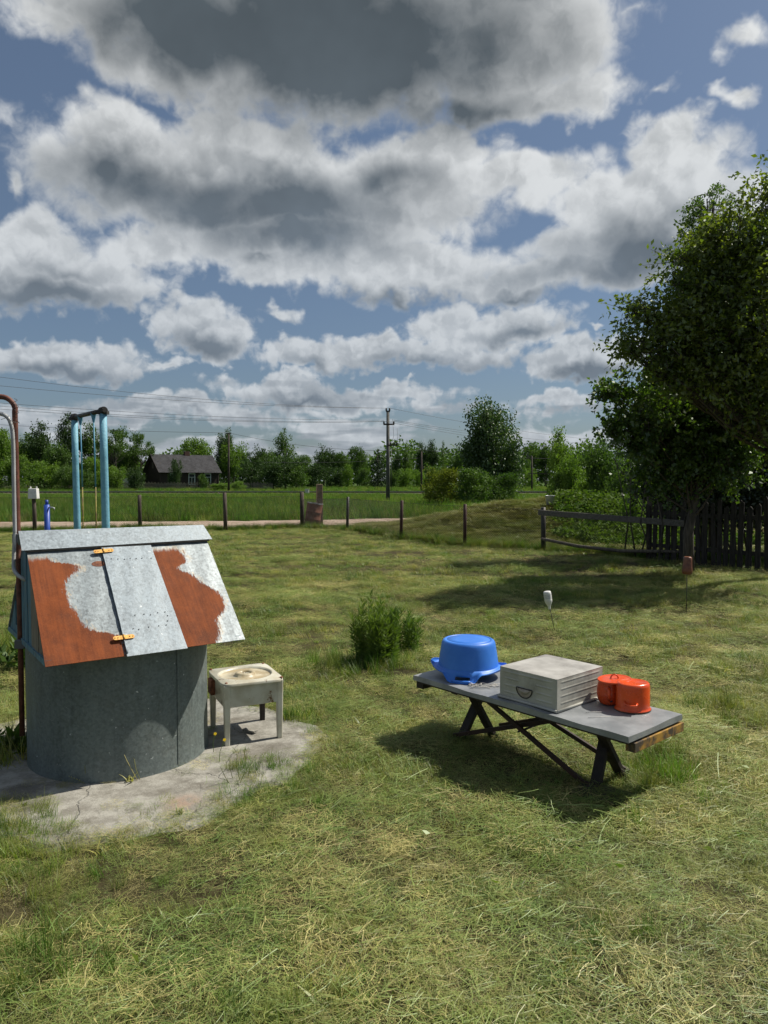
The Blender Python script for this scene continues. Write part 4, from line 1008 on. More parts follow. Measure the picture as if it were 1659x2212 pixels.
# white canister on the left post
p = posts[3]; t = tag(MB().box((p.x, p.y-.02, 1.27), (.30, .22, .34), taper=.9).box((p.x-.1, p.y-.02, 1.47), (.05, .05, .06)).box((p.x+.1, p.y-.02, 1.47), (.05, .05, .06)).build('plastic_canister', m_whitepl, loc=(p.x, p.y, 1.1), bevel=.02), 'cut white plastic canister capping the fence post by the blue pump', 'canister')
# concrete post, barrel
p = G(690, 1127); q = Vector((p.x, 29.2, 0)); x = at(690, 1038, 28.2).x
t = tag(MB().box((x, 28.2, .76), (.24, .22, 1.6), Matrix.Rotation(.3, 3, 'Z'), taper=.9).build('gate_post', m_concpost, loc=(x, 28.2, 0), bevel=.015), 'square lichened concrete gate post behind the rusty barrel', 'post')
bx, by = at(676, 1038, 27.0).x, 27.0; tl = Matrix.Rotation(R(9), 3, 'Y') @ Matrix.Rotation(R(-3), 3, 'X')
br = thing('oil_barrel', (bx, by, .02), 'rusty brown oil barrel leaning at the fence corner', 'barrel')
prof = [(.0,.0),(.27,.0),(.285,.02),(.285,.24),(.298,.26),(.285,.28),(.285,.50),(.298,.52),(.285,.54),(.285,.80),(.292,.83),(.275,.83),(.27,.78),(0,.77)]
MB().lathe(prof, (bx-.06, by, .03), 28, tilt=tl).build('drum', m_barrel, br)
mb = MB(); 
for k in range(16):
    th = k*.39; mb.box(Vector((bx-.06, by, .03))+tl @ Vector((.27*math.cos(th), .27*math.sin(th), .845+.012*math.sin(k*2.2))), (.13, .05, .03), Matrix.Rotation(th+1.57, 3, 'Z'))
mb.build('rim', m_zinc, br)
# rail fence and tall picket fence
rl = thing('rail_fence', gz(FR[4]), 'two long wooden rails nailed between the metal post and the pickets', 'fence')
a = at(1163, 1107, 17.75); b_ = at(1478, 1131, 15.1)
MB().bar(a, b_, .035, .13).build('rail', m_rail, rl, bevel=.006)
pts = [at(1170, 1164, 17.7), at(1250, 1180, 17.0), at(1340, 1190, 16.2), at(1478, 1192, 15.2)]
MB().tube(pts, [.035, .04, .038, .035], 8).build('pole_rail', m_wood, rl)
pf = thing('picket_fence', G(1400, 1209), 'tall dark picket fence with uneven gaps under the orchard trees', 'fence')
A = G(1400, 1209); Bp = G(1660, 1236); L_ = (Bp-A).length; dr = (Bp-A)/L_; k = 0; s_ = 0
while s_ < L_*1.9:
    p = A+dr*s_; w = random.choice((.085, .095, .105, .115)); h = random.uniform(1.14, 1.42); tl_ = Matrix.Rotation(random.uniform(-.035, .035), 3, 'Y') @ Matrix.Rotation(math.atan2(dr.y, dr.x), 3, 'Z')
    if random.random() > .05:
        c = Vector((p.x, p.y, h/2)); hx_ = w/2
        prof_ = [(-hx_, -h/2), (hx_, -h/2), (hx_, h/2-.05), (random.uniform(-.02,.02), h/2), (-hx_, h/2-.04)]
        vs = [tl_ @ Vector((q[0], yy, q[1]))+c for yy in (-.011, .011) for q in prof_]
        MB().add(vs, [(0,1,2,3,4), (9,8,7,6,5)]+[(i, 5+i, 5+(i+1) % 5, (i+1) % 5) for i in range(5)]).build('picket', m_picket, pf)
    s_ += w+random.uniform(.045, .085)
for z in (.32, 1.0): MB().bar(A+Vector((0,.03,z)), A+dr*L_*1.9+Vector((0,.03,z)), .04, .08).build('fence_rail', m_picket, pf)
for q in (.02, 1.9): p = A+dr*L_*q; MB().tube([p+Vector((0,.08,0)), p+Vector((0,.08,1.35))], .06, 8).build('post', m_postwood, pf)
# zinc bucket on the mound
q = at(1188, 1090, 22.6); z = H(q.x, 22.6)
bk = thing('zinc_bucket', (q.x, 22.6, q.z), 'zinc bucket standing on a short stump at the top of the mound', 'bucket')
MB().lathe([(0,.0),(.105,.0),(.112,.006),(.142,.26),(.150,.275),(.144,.278),(.108,.02),(0,.015)], (q.x, 22.6, q.z), 26).build('pail', m_zinc, bk)
MB().tube([Vector((q.x+.15*math.cos(a_), 22.6+.05, q.z+.26-.10*math.sin(a_))) for a_ in np.linspace(0, 3.14, 9)], .004, 4).build('handle', m_dark, bk)
tag(MB().tube([(q.x, 22.62, min(z, q.z)-.3), (q.x, 22.62, q.z+.10)], .085, 10).build('wooden_stump', m_ocher, loc=(q.x, 22.6, z)), 'short yellowish stump carrying the zinc bucket on the mound', 'stump')

# ------------------------------------------------------------------ swing, pump, bent pipe
sw = thing('swing_frame', at(195, 1250, 11.6), 'swing of two thick light blue posts with a dark axle bar', 'swing')
sw.location.z = 0; ORG[sw.name] = Vector(sw.location)
A = at(227, 1038, 11.0); B_ = at(165, 1038, 12.3)
zt = 2.74; P1 = Vector((A.x, A.y, 0)); P2 = Vector((B_.x, B_.y, 0))
for p, r0, zz in ((P1, .056, at(227, 893, 11.0).z), (P2, .053, at(165, 905, 12.3).z)):
    MB().tube([p-Vector((0,0,.1)), p+Vector((.0,0,zz*.4)), p+Vector((-.01,0,zz*.75)), p+Vector((-.015,0,zz))], [r0*1.0, r0*1.02, r0*.97, r0*.95], 20).build('post', m_bluepost, sw)
T1 = P1+Vector((-.015,0,at(227, 887, 11.0).z)); T2 = P2+Vector((-.015,0,at(165, 901, 12.3).z))
e = (T1-T2).normalized()
MB().tube([T2-e*.08, T1+e*.10], .034, 10).build('axle_bar', m_dark, sw)
mb = MB()
for c in (T1, T2): mb.tube([c-e*.07, c+e*.05], .058, 14); mb.box(c-Vector((0,0,.03)), (.15, .10, .05))
mb.tube([T1-Vector((0,.07,0)), T1+Vector((0,.07,0))], .035, 10); mb.build('bearing', m_dark, sw)
m_rodb = M('blue_rod', (.07,.24,.36), (.10,.30,.42), 10, rough=.5, bmp=0); m_rody = M('yellow_worn_rod', (.30,.26,.04), (.12,.08,.03), 12, rough=.6, bmp=0)
ends = []
for (u, d) in ((207, 11.45), (178, 12.05)):
    x_ = at(u, 1038, d).x; s_ = (x_-T2.x)/(T1.x-T2.x); c = T2.lerp(T1, s_)
    z1 = at(u, 1052, d).z; x2_ = at(u+2, 1038, d).x
    MB().tube([c-Vector((0,0,.10)), (x2_, c.y, z1)], .011, 6).build('rod', m_rodb, sw); MB().tube([(x2_, c.y, z1), (x2_, c.y, .48)], .010, 6).build('rod', m_rody, sw)
    MB().add([c+Vector((-.045,-.008,.0)), c+Vector((.045,-.008,.0)), c+Vector((.012,-.008,-.15)), c+Vector((-.012,-.008,-.15)), c+Vector((-.045,.008,.0)), c+Vector((.045,.008,.0)), c+Vector((.012,.008,-.15)), c+Vector((-.012,.008,-.15))],
             [(0,3,2,1),(4,5,6,7),(0,1,5,4),(1,2,6,5),(2,3,7,6),(3,0,4,7)]).build('hanger', m_rodb, sw); ends.append(Vector((x2_, c.y, .48)))
MB().bar(ends[0], ends[1], .22, .03).build('seat', m_wood, sw)
d = 14.2; x_ = at(100, 1038, d).x; pm = thing('water_pump', (x_, d, 0), 'deep blue standpipe with a small tap left of the swing', 'pump')
MB().tube([(x_, d, -.1), (x_, d, at(100, 1090, d).z)], .052, 16).build('standpipe', m_bluedeep, pm)
MB().tube([(x_, d, at(100, 1090, d).z), (x_, d, at(100, 1080, d).z)], .028, 12).build('cap', m_bluedeep, pm)
zq = at(100, 1096, d).z; MB().tube([(x_+.04, d-.02, zq), (x_+.12, d-.02, zq), (x_+.15, d-.02, zq-.015), (x_+.155, d-.02, zq-.05)], .012, 8).build('spout', m_zinc, pm)

# bent rusty pipe with conduit
px, py = at(39, 1150, 4.36).x, 4.36
bp = thing('bent_pipe', (px, py, 0), 'rusty bent steel pipe strapped upright to the left end of the well', 'pipe')
zt = at(38, 857, 4.36).z; rad = .085
pts = [(px, py, .18), (px, py, 1.0), (px-.002, py, 1.6), (px-.004, py, zt-rad)]+[(px-rad+rad*math.cos(a_), py, zt-rad+rad*math.sin(a_)) for a_ in np.linspace(.2, 1.57, 7)]+[(px-.45, py+.03, zt+.006), (px-1.2, py+.08, zt+.02)]
MB().tube(pts, .0155, 12).build('steel_pipe', m_pipe, bp)
def corr(pts, r0, name, parent):
    P = [Vector(p) for p in pts]; out = []
    for i in range(len(P)-1):
        p0 = P[max(i-1, 0)]; p1 = P[i]; p2 = P[i+1]; p3 = P[min(i+2, len(P)-1)]; m_ = max(2, int((p2-p1).length/.0045))
        for k in range(m_):
            t = k/m_; out.append(.5*((2*p1)+(p2-p0)*t+(2*p0-5*p1+4*p2-p3)*t*t+(3*p1-p0-3*p2+p3)*t**3))
    MB().tube(out, [r0*(1 if k % 2 else .82) for k in range(len(out))], 8).build(name, m_conduit, parent)
cd = thing('cable_conduit', (px-.03, py, .9), 'pale corrugated cable conduit tied along the bent rusty pipe', 'conduit')
corr([at(-120, 888, 4.38), at(-20, 893, 4.34), at(8, 896, 4.33), at(22, 912, 4.33), at(28, 950, 4.33), at(30, 1050, 4.33), at(32, 1150, 4.33)], .0125, 'conduit_upper', cd)
corr([at(32, 1150, 4.33), at(30, 1200, 4.32), at(30, 1228, 4.3), at(38, 1242, 4.25), at(54, 1252, 4.25), at(62, 1254, 4.3)], .012, 'conduit_lower', cd)
mb = MB(); w_ = []
for k in range(26): a_ = k*.9; w_.append(at(36-.4*abs(k-13)+6*math.sin(a_), 861+k*1.9, 4.33+.02*math.cos(a_)))
mb.tube(w_, .0016, 3); mb.tube([at(2, 906, 4.33), at(12, 903, 4.3), at(30, 912, 4.3), at(42, 914, 4.33), at(36, 908, 4.36)], .0018, 3)
tag(mb.build('tie_wire', m_dark, loc=w_[0]), 'thin black wire twisted round the bend of the rusty pipe', 'wire')

# ------------------------------------------------------------------ well
psi = R(35.5); wx = Vector((math.cos(psi), math.sin(psi), 0)); wy = Vector((math.sin(psi), -math.cos(psi), 0))   # wy: towards the camera
WC = Vector((-1.636, 4.566, 0)); LW = 1.075; ZRI = 1.378; ZEA = .742; RUN = .575
wp = lambda a, b, z: WC+wx*a+wy*b+Vector((0, 0, z))
well = thing('well', (WELL.x, WELL.y, .02), 'old draw well, round zinc shaft under a rusty sheet metal gable roof', 'well')
mb = MB(); n = 96; RW = .53
mb.lathe([(RW+.004, .0), (RW, .02), (RW, .70), (RW, .735)], (WELL.x, WELL.y, .02), n); mb.build('shaft', m_galvd, well)
o_sh = bpy.data.objects[well.name]
mb = MB()
for th, wd in ((R(-33), .035), (R(-158), .04)):   # overlapped vertical seams
    vs = []; 
    for k in range(5):
        a_ = th+(k-2)*wd/4; vs += [(WELL.x+(RW+.0035)*math.cos(a_), WELL.y+(RW+.0035)*math.sin(a_), .025), (WELL.x+(RW+.0035)*math.cos(a_), WELL.y+(RW+.0035)*math.sin(a_), .74)]
    mb.add(vs, [(2*k, 2*k+2, 2*k+3, 2*k+1) for k in range(4)], True)
mb.build('seam', m_galvd, well)
slope = math.atan2(ZRI-ZEA, RUN); sn = wy*math.sin(slope)+Vector((0,0,math.cos(slope)))
def sp_(a, s, off=0.):      # a along ridge (-.5..), s metres down the slope
    return wp(a, s*math.cos(slope), ZRI-s*math.sin(slope))+sn*off
SLn = math.hypot(RUN, ZRI-ZEA)
def panel(a0t, a1t, a0b, a1b, s0, s1, off, mat, name, parent, ns=10, wav=.0015, thick=.004):
    mb = MB(); vs = []; nt_ = 8
    uvs = []
    for j in range(ns+1):
        for i in range(nt_+1):
            u_ = i/nt_; v_ = j/ns; aa = (a0t+(a1t-a0t)*u_)*(1-v_)+(a0b+(a1b-a0b)*u_)*v_
            vs.append(sp_(aa, s0+(s1-s0)*v_, off+wav*math.sin(7*u_+5*v_)*math.sin(3*v_+9*u_))); uvs.append((u_, 1-v_))
    fs = []; fu = []
    for j in range(ns):
        for i in range(nt_):
            f = (j*(nt_+1)+i, j*(nt_+1)+i+1, (j+1)*(nt_+1)+i+1, (j+1)*(nt_+1)+i)[::-1]; fs.append(f); fu.append([uvs[k] for k in f])
    mb.add(vs, fs, False, fu); return mb.build(name, mat, parent, solid=thick)
h = LW/2
roof = None
pl = panel(-h+.0, -h+.415, -h-.01, -h+.40, .10, SLn+.008, .008, m_panL, 'roof_panel', well); pl['label'] = 'rust eaten left sheet of the well roof'
prr = panel(h-.40, h+.0, h-.345, h+.03, .085, SLn+.002, .006, m_panR, 'roof_panel', well); prr['label'] = 'rust streaked right sheet of the well roof'
door = panel(-h+.41, h-.375, -h+.40, h-.335, .125, SLn+.018, .020, m_galv, 'door', well, wav=.0008); door['label'] = 'grey zinc door sheet in the middle of the well roof'
MB().add([sp_(-h+.38, .05, .002), sp_(h-.35, .05, .002), sp_(h-.35, .2, .002), sp_(-h+.38, .2, .002)], [(3,2,1,0)]).build('gap_shade_sheet', m_dark, well)  # dark sheet stands in for the shade in the gap below the cap
# back slope
bp_ = lambda a, s, off=0: wp(a, -s*math.cos(slope), ZRI-s*math.sin(slope))
MB().add([bp_(-h, .0), bp_(h, .0), bp_(h+.01, SLn), bp_(-h-.01, SLn)], [(0,1,2,3)]).build('roof_panel', m_galv, well, solid=.004)
# ridge cap
mb = MB(); e2 = .022
mb.add([sp_(-h-.03, .125, .03), sp_(h+.03, .105, .026), sp_(h+.0, -.012, .03), sp_(-h-.03, -.012, .034),
        bp_(-h-.02, .11)+Vector((0,0,.03)), bp_(h+.02, .11)+Vector((0,0,.03))], [(0,1,2,3), (3,2,5,4)]); cap = mb.build('ridge_cap', m_galv, well, solid=.004)
MB().bar(sp_(-h-.01, .118, .016), sp_(h+.01, .100, .014), .03, .012).build('ridge_batten', m_dark, well)
# hinges
def hinge(a, s, ang, rusty=False):
    mb = MB(); c = sp_(a, s, .026); ax = (wx*math.cos(ang)-(wy*math.cos(slope)-Vector((0,0,math.sin(slope))))*math.sin(ang)).normalized(); ay = sn.cross(ax)
    rt = Matrix((ax, ay, sn)).transposed(); L2 = .058; wd = .0125; pr2 = []
    for k in range(20):
        th = 2*math.pi*k/20; pr2.append(((L2-wd)*(1 if math.cos(th) > 0 else -1)+wd*math.cos(th), wd*math.sin(th)))
    vs = [c+rt @ Vector((q[0], q[1], z)) for z in (0, .004) for q in pr2]
    mb.add(vs, [tuple(range(20, 40))]+[(k, (k+1) % 20, 20+(k+1) % 20, 20+k) for k in range(20)]); o = mb.build('hinge', m_hinge, door)
    m2 = MB(); m2.tube([c+ay*.016+sn*.005, c-ay*.016+sn*.005], .005, 8)
    m2.build('hinge_pin', m_hinge, door)
    m3 = MB()
    for q in (-.048, -.032, .032, .048): m3.lathe([(.0035, 0), (.003, .002), (0, .003)], c+ax*q+sn*.004, 6)
    m3.build('screw', m_rust, door)
hinge(-h+.41, .155, 0.05); hinge(-h+.405, SLn-.10, 0.0)
mb = MB(); c = sp_(-h+.37, .235, .012); vs = [c+(wx*math.cos(t)*.040+((wy*math.cos(slope)-Vector((0,0,math.sin(slope))))*math.sin(t))*.020) for t in np.linspace(0, 6.0, 18)]
mb.add(vs, [tuple(range(18))[::-1]]); mb.build('old_hinge_plate', m_rust, pl)
mb = MB(); rr = random.Random(3)
for (u_, s_) in [(.12,.24),(.25,.245),(.38,.25),(.5,.245),(.62,.25),(.74,.25),(.93,.255),(.9,.70),(.93,.73),(.75,.70),(.6,.71),(.48,.70),(.3,.70),(.85,.80),(.7,.80),(.5,.80),(.3,.81),(.2,.80),(.9,.77)]:
    aa = (-h+.41)*(1)+(u_)*(LW-.785); mb.lathe([(.0045, 0), (.003, .0015), (0, .002)], sp_(aa, s_*SLn*1.03, .0235), 6)
mb.build('nail_head', m_dark, door)
mb = MB(); mb.tube([sp_(-h+.405, s_, .024+.002*math.sin(s_*60)) for s_ in np.linspace(.13, SLn, 24)], .004, 5); mb.build('door_edge_fold', m_galv, door)
# base board and gables
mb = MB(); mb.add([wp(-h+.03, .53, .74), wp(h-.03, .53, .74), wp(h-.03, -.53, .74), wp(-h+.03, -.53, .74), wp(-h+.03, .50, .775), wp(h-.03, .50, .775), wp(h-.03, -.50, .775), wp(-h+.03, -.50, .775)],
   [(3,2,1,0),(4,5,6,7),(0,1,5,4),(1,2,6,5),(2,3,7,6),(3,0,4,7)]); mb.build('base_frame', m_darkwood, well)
gb = .555
for side in (-1, 1):
    nb = 11; edges = np.linspace(-gb, gb, nb+1)
    for k in range(nb):
        y0, y1 = edges[k]+.003, edges[k+1]-.003; zt0 = ZRI-.02-abs(y0)*(ZRI-ZEA)/RUN; zt1 = ZRI-.02-abs(y1)*(ZRI-ZEA)/RUN; a_ = side*(h-.012)+random.uniform(-.003, .003)
        pg = [(y0, ZEA-.0), (y1, ZEA-.0), (y1, max(zt1, ZEA+.01)), (y0, max(zt0, ZEA+.01))]
        if y0*y1 < 0: pg = pg[:3]+[(0, ZRI-.02)]+pg[3:]
        mt = m_blueold if (y0+y1)/2 < .12 or side > 0 else m_woodgrey
        parts = [pg]
        if side < 0 and k == 2: parts = [[(y0, ZEA), (y1, ZEA), (y1, ZEA+.07), (y0, ZEA+.07)]]
        if side < 0 and k == 3: zt_ = pg[2][1]; parts = [[(y0, ZEA), (y1, ZEA), (y1, ZEA+.06), (y0, ZEA+.06)], [(y0, ZEA+.20), (y1, ZEA+.20), pg[2], pg[3]]]
        for g_ in parts:
            m_ = len(g_); vs = [wp(a_+dxx, q[0], q[1]) for dxx in (-.009, .009) for q in g_]
            MB().add(vs, [tuple(range(m_)), tuple(range(m_, 2*m_))[::-1]]+[(i, m_+i, m_+(i+1) % m_, (i+1) % m_)[::-1] for i in range(m_)]).build('gable_board', mt, well)
    MB().bar(wp(side*(h-.01), gb+.01, ZEA+.012), wp(side*(h-.01), -gb-.01, ZEA+.012), .035, .03).build('gable_sill', m_blueold, well)
MB().add([wp(-h+.05, -.52, .74), wp(-h+.05, .52, .74), wp(-h+.05, 0, ZRI-.06)], [(0,1,2)]).build('inside_shade_sheet', m_dark, well)  # dark-coloured sheet paints the unlit inside seen through the gable slot
# pipe straps on the well
for z in (at(40, 1163, 4.33).z, at(45, 1392, 4.33).z):
    tag(MB().box((px+.012, py-.012, z), (.062, .05, .052)).build('pipe_strap', m_lead, loc=(px, py, z), bevel=.004), 'upper lead grey strap holding the bent pipe at the well ridge' if z > 1.1 else 'lower lead grey strap holding the bent pipe at the well eave', 'strap', 'pipe straps')

# ------------------------------------------------------------------ enamel wash stand
sa = R(26); sx_ = Vector((math.cos(sa), math.sin(sa), 0)); sy_ = Vector((-math.sin(sa), math.cos(sa), 0)); SO = Vector((-1.005, 4.60, .022)); SW, SD, SH = .39, .43, .395
spp = lambda a, b, z: SO+sx_*a+sy_*b+Vector((0, 0, z)); srot = Matrix((sx_, sy_, Vector((0,0,1)))).transposed()
st = thing('wash_stand', SO, 'old cream enamel wash stand with round drain dish beside the well', 'wash stand')
for a_, b_ in ((0,0),(1,0),(1,1),(0,1)):
    cx_ = .022+a_*(SW-.044); cy_ = .022+b_*(SD-.044); o = MB()
    pr2 = [(-.022,-.020),(-.014,-.024),(.014,-.024),(.022,-.020),(.022,.018),(.014,.022),(-.014,.022),(-.022,.018)]
    vs = [spp(cx_+q[0]*k, cy_+q[1]*k, z) for z, k in ((0, .72), (SH-.012, 1.0)) for q in pr2]
    o.add(vs, [tuple(range(8))[::-1], tuple(range(8, 16))]+[(i, (i+1) % 8, 8+(i+1) % 8, 8+i) for i in range(8)]).build('leg', m_enamel if (a_, b_) != (1, 1) else m_darkwood, st, bevel=.003)
for c, s_ in (((SW/2, .012, SH-.082), (SW-.08, .012, .145)), ((SW/2, SD-.012, SH-.082), (SW-.08, .012, .145)), ((.012, SD/2, SH-.082), (.012, SD-.08, .145)), ((SW-.012, SD/2, SH-.082), (.012, SD-.08, .145))):
    MB().box(spp(*c), s_, srot).build('skirt_panel', m_enamel, st, bevel=.003)
MB().box(spp(-.008, SD*.72, SH-.085), (.03, .09, .10), srot).build('side_box', m_rust, st, bevel=.006)
mb = MB(); n = 64; rings = []
def sq(th, hx_, hy_):
    c, s_ = math.cos(th), math.sin(th); k = 1/max(abs(c)/hx_, abs(s_)/hy_); k = min(k, 1/((abs(c)/hx_)**9+(abs(s_)/hy_)**9)**(1/9)); return c*k, s_*k
hx_, hy_ = SW/2+.010, SD/2+.010
prof = [('sq', 1.0, -.018), ('sq', 1.0, -.004), ('sq', .985, .0), ('c', .186, .001), ('c', .182, .004), ('c', .176, .004), ('c', .168, -.010), ('c', .160, -.013), ('c', .072, -.010), ('c', .066, .006), ('c', .060, .012), ('c', .044, .012), ('c', .036, .004), ('c', .034, -.004)]
for k, sc_, z in prof:
    for i in range(n):
        th = 2*math.pi*i/n
        q = sq(th, hx_*sc_, hy_*sc_) if k == 'sq' else (math.cos(th)*sc_, math.sin(th)*sc_)
        rings.append(spp(SW/2+q[0], SD/2+q[1], SH+z+.002*math.sin(2*th)))
fs = [(j*n+i, j*n+(i+1) % n, (j+1)*n+(i+1) % n, (j+1)*n+i) for j in range(len(prof)-1) for i in range(n)]
a_ = 7; b0 = MB(); b0.add(rings[:a_*n], [f for f in fs if f[2] < a_*n], True).build('top_plate', m_enamel, st)
dish = MB().add([rings[k] for k in range((a_-1)*n, len(rings))], [tuple(x_-(a_-1)*n for x_ in f) for f in fs if f[0] >= (a_-1)*n and min(f) >= (a_-1)*n], True).build('dish', m_dish, st)
MB().lathe([(.036, 0), (.0, .0)], spp(SW/2, SD/2, SH+.000), 20).build('drain', m_enamel, dish)
mb = MB()
for th in np.linspace(0, 5.2, 6): mb.lathe([(.005, 0), (0, .0005)], spp(SW/2+.018*math.cos(th), SD/2+.018*math.sin(th), SH+.002), 8)
mb.build('drain_hole', m_black, dish)
mb = MB(); mb.lathe([(.016, 0), (0, .001)], spp(.09, .06, SH+.002), 12, sx=1.4); mb.build('chip', m_rust, st)
for q in ((.02, .02), (SW-.01, .01), (SW-.012, SD-.015), (.012, SD-.02)): MB().lathe([(.010, 0), (.009, .005), (.004, .008), (0, .008)], spp(*q, SH+.001), 8).build('bolt', m_rust, st)
# long shard of slate under it
tag(MB().box(spp(.22, .20, .012), (.10, .035, .012), Matrix.Rotation(R(-30), 3, 'Z')).build('tile_shard', m_concrete, loc=spp(.22, .20, 0)), 'small pale tile shard in the shade under the wash stand', 'shard')

# ------------------------------------------------------------------ table
TX = Vector((.658, -.753, 0)); TY = Vector((.753, .658, 0)); TO = Vector((.193, 4.82, 0)); TL, TW, TZ = 1.56, .55, .42
tp = lambda a, b, z: TO+TX*a+TY*b+Vector((0, 0, z)); trot = Matrix((TX, TY, Vector((0,0,1)))).transposed()
tb = thing('low_table', tp(TL/2, TW/2, 0), 'low zinc topped table on dark crossed legs standing on the lawn', 'table')
mb = MB(); nn = 30; vs = []; fs = []
for j in (0, 1, 2, 3, 4):
    for i in range(nn+1): a = TL*i/nn; vs.append(tp(a, TW*j/4, TZ+.0025*math.sin(a*9+j*2)+.0015*math.sin(a*23+j)))
fs = [(j*(nn+1)+i, (j+1)*(nn+1)+i, (j+1)*(nn+1)+i+1, j*(nn+1)+i+1)[::-1] for j in range(4) for i in range(nn)]
mb.add(vs, fs, True)
lo = [tp(TL*i/nn, -.002, TZ-.030) for i in range(nn+1)]; hi_ = [tp(TL*i/nn, 0, TZ+.0025*math.sin(TL*i/nn*9)+.0015*math.sin(TL*i/nn*23)) for i in range(nn+1)]
mb.add(lo+hi_, [(i, i+1, nn+2+i, nn+1+i) for i in range(nn)])
for a in (0, TL):
    q = [tp(a, TW*j/4, TZ+.0025*math.sin(a*9+j*2)+.0015*math.sin(a*23+j)) for j in range(5)]; q2 = [tp(a+(.002 if a else -.002), TW*j/4, TZ-.030) for j in range(5)]
    mb.add(q2+q, [(i, i+1, 6+i, 5+i) if a else (i+1, i, 5+i, 6+i) for i in range(4)])
mb.add([tp(0, TW+.002, TZ-.03), tp(TL, TW+.002, TZ-.03), tp(TL, TW, TZ+.001), tp(0, TW, TZ+.001)], [(1,0,3,2)])
mb.build('table_sheet', m_tabletop, tb)
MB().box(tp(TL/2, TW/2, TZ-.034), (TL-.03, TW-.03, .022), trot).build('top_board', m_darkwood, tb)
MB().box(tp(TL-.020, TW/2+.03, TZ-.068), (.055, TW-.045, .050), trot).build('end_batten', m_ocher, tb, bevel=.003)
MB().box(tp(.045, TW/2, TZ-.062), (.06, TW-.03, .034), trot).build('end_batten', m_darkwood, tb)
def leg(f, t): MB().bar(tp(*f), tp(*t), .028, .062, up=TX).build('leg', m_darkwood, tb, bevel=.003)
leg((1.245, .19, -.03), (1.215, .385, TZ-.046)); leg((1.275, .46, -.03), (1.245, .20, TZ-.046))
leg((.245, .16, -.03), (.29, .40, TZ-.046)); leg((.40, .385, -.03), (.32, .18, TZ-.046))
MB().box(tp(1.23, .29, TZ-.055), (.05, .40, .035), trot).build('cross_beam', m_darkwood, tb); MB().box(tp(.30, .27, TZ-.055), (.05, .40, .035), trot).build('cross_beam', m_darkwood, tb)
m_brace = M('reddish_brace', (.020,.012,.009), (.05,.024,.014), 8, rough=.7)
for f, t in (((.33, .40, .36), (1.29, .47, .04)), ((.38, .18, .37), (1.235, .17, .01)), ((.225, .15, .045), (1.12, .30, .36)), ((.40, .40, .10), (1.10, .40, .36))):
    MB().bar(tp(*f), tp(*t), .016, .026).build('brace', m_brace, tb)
MB().tube([tp(.74, .16, .2), tp(.74, .44, .2)], .006, 6).build('brace_bolt', m_dark, tb)
# sunk plank at the right foot
q = G(1300, 1722); tag(MB().box((q.x+.02, q.y-.03, .014), (.34, .20, .03), Matrix.Rotation(R(-38), 3, 'Z')).build('sunk_plank', m_darkwood, loc=(q.x, q.y, 0)), 'dark half sunk plank on the grass under the right table legs', 'plank')

# basin, upside down
bc = tp(.235, .275, TZ); bs = thing('wash_basin', bc, 'blue plastic wash basin lying upside down on the left end of the table', 'basin')
HB = .243; ang0 = math.atan2(-.83, -.28)    # handle towards the camera
n = 96
def skirt(th):
    d_ = abs((th-ang0+math.pi) % (2*math.pi)-math.pi); d2 = abs((th-ang0) % (2*math.pi)-math.pi)
    k = min(d_, d2); return .050*float(ss(k, .34, .60))+.001
prof = [(0, HB-.004), (.08, HB-.004), (.140, HB-.003), (.1405, HB-.0045), (.144, HB-.0045), (.1445, HB-.002), (.158, HB-.003), (.168, HB-.010), (.1745, HB-.024), (.178, HB-.045), (.186, .15), (.193, .10), (.197, .075)]
mb = MB(); mb.lathe(prof[::-1], bc, n); mb.build('bowl', m_blueplastic, bs)
mb = MB(); vs = []
for i in range(n):
    th = 2*math.pi*i/n; zl = skirt(th); fl = .5+.5*math.cos(2*(th-ang0)); fl2 = (abs(math.sin(th-ang0)))**6
    rs = [(.197, .075), (.200+.004*fl, (.075+zl)/2), (.204+.014*fl+.008*fl2, zl+.006), (.209+.022*fl+.026*fl2, zl+.001+.012*fl2), (.213+.024*fl+.036*fl2, zl+.004+.034*fl2), (.211+.024*fl+.036*fl2, zl+.006+.034*fl2)]
    for r_, z in rs: vs.append(bc+Vector((r_*math.cos(th), r_*math.sin(th), z)))
m_ = 6
HO = lambda i: abs(((2*math.pi*(i+.5)/n)-ang0+math.pi) % (2*math.pi)-math.pi) < .23 or abs(((2*math.pi*(i+.5)/n)-ang0) % (2*math.pi)-math.pi) < .23
fs = [(i*m_+k, ((i+1) % n)*m_+k, ((i+1) % n)*m_+k+1, i*m_+k+1)[::-1] for i in range(n) for k in range(m_-1) if not (k == 1 and HO(i))]
mb.add(vs, fs, True); mb.build('rim', m_blueplastic, bs, solid=.0025)
mb = MB()
for sg in (0, math.pi):
    pts = []
    for q_ in np.linspace(-.27, .27, 9): th = ang0+sg+q_; pts.append(bc+Vector((.226*math.cos(th), .226*math.sin(th), .014)))
    mb.tube(pts, .009, 8)
mb.build('handle', m_blueplastic, bs)
# white string
mb = MB(); r = np.random.default_rng(8); c0 = at(1020, 1482, 4.52); c0.z = TZ+.006; pts = []
cc = [tp(.40+.05*math.cos(a_*1.7)+.10*(a_/14)+.02*r.normal(), .10+.045*math.sin(a_*1.3)+.07*(a_/14)+.012*r.normal(), TZ+.007+.004*abs(math.sin(a_*3))) for a_ in np.linspace(0, 16, 60)]
cc += [tp(.50+.003*k, .20+.012*k, TZ+.006+.002*math.sin(k)) for k in range(10)]
mb.tube(cc, .0017, 5); tag(mb.build('string_tangle', m_string, loc=cc[0]), 'tangled white string on the table between basin and box', 'string')
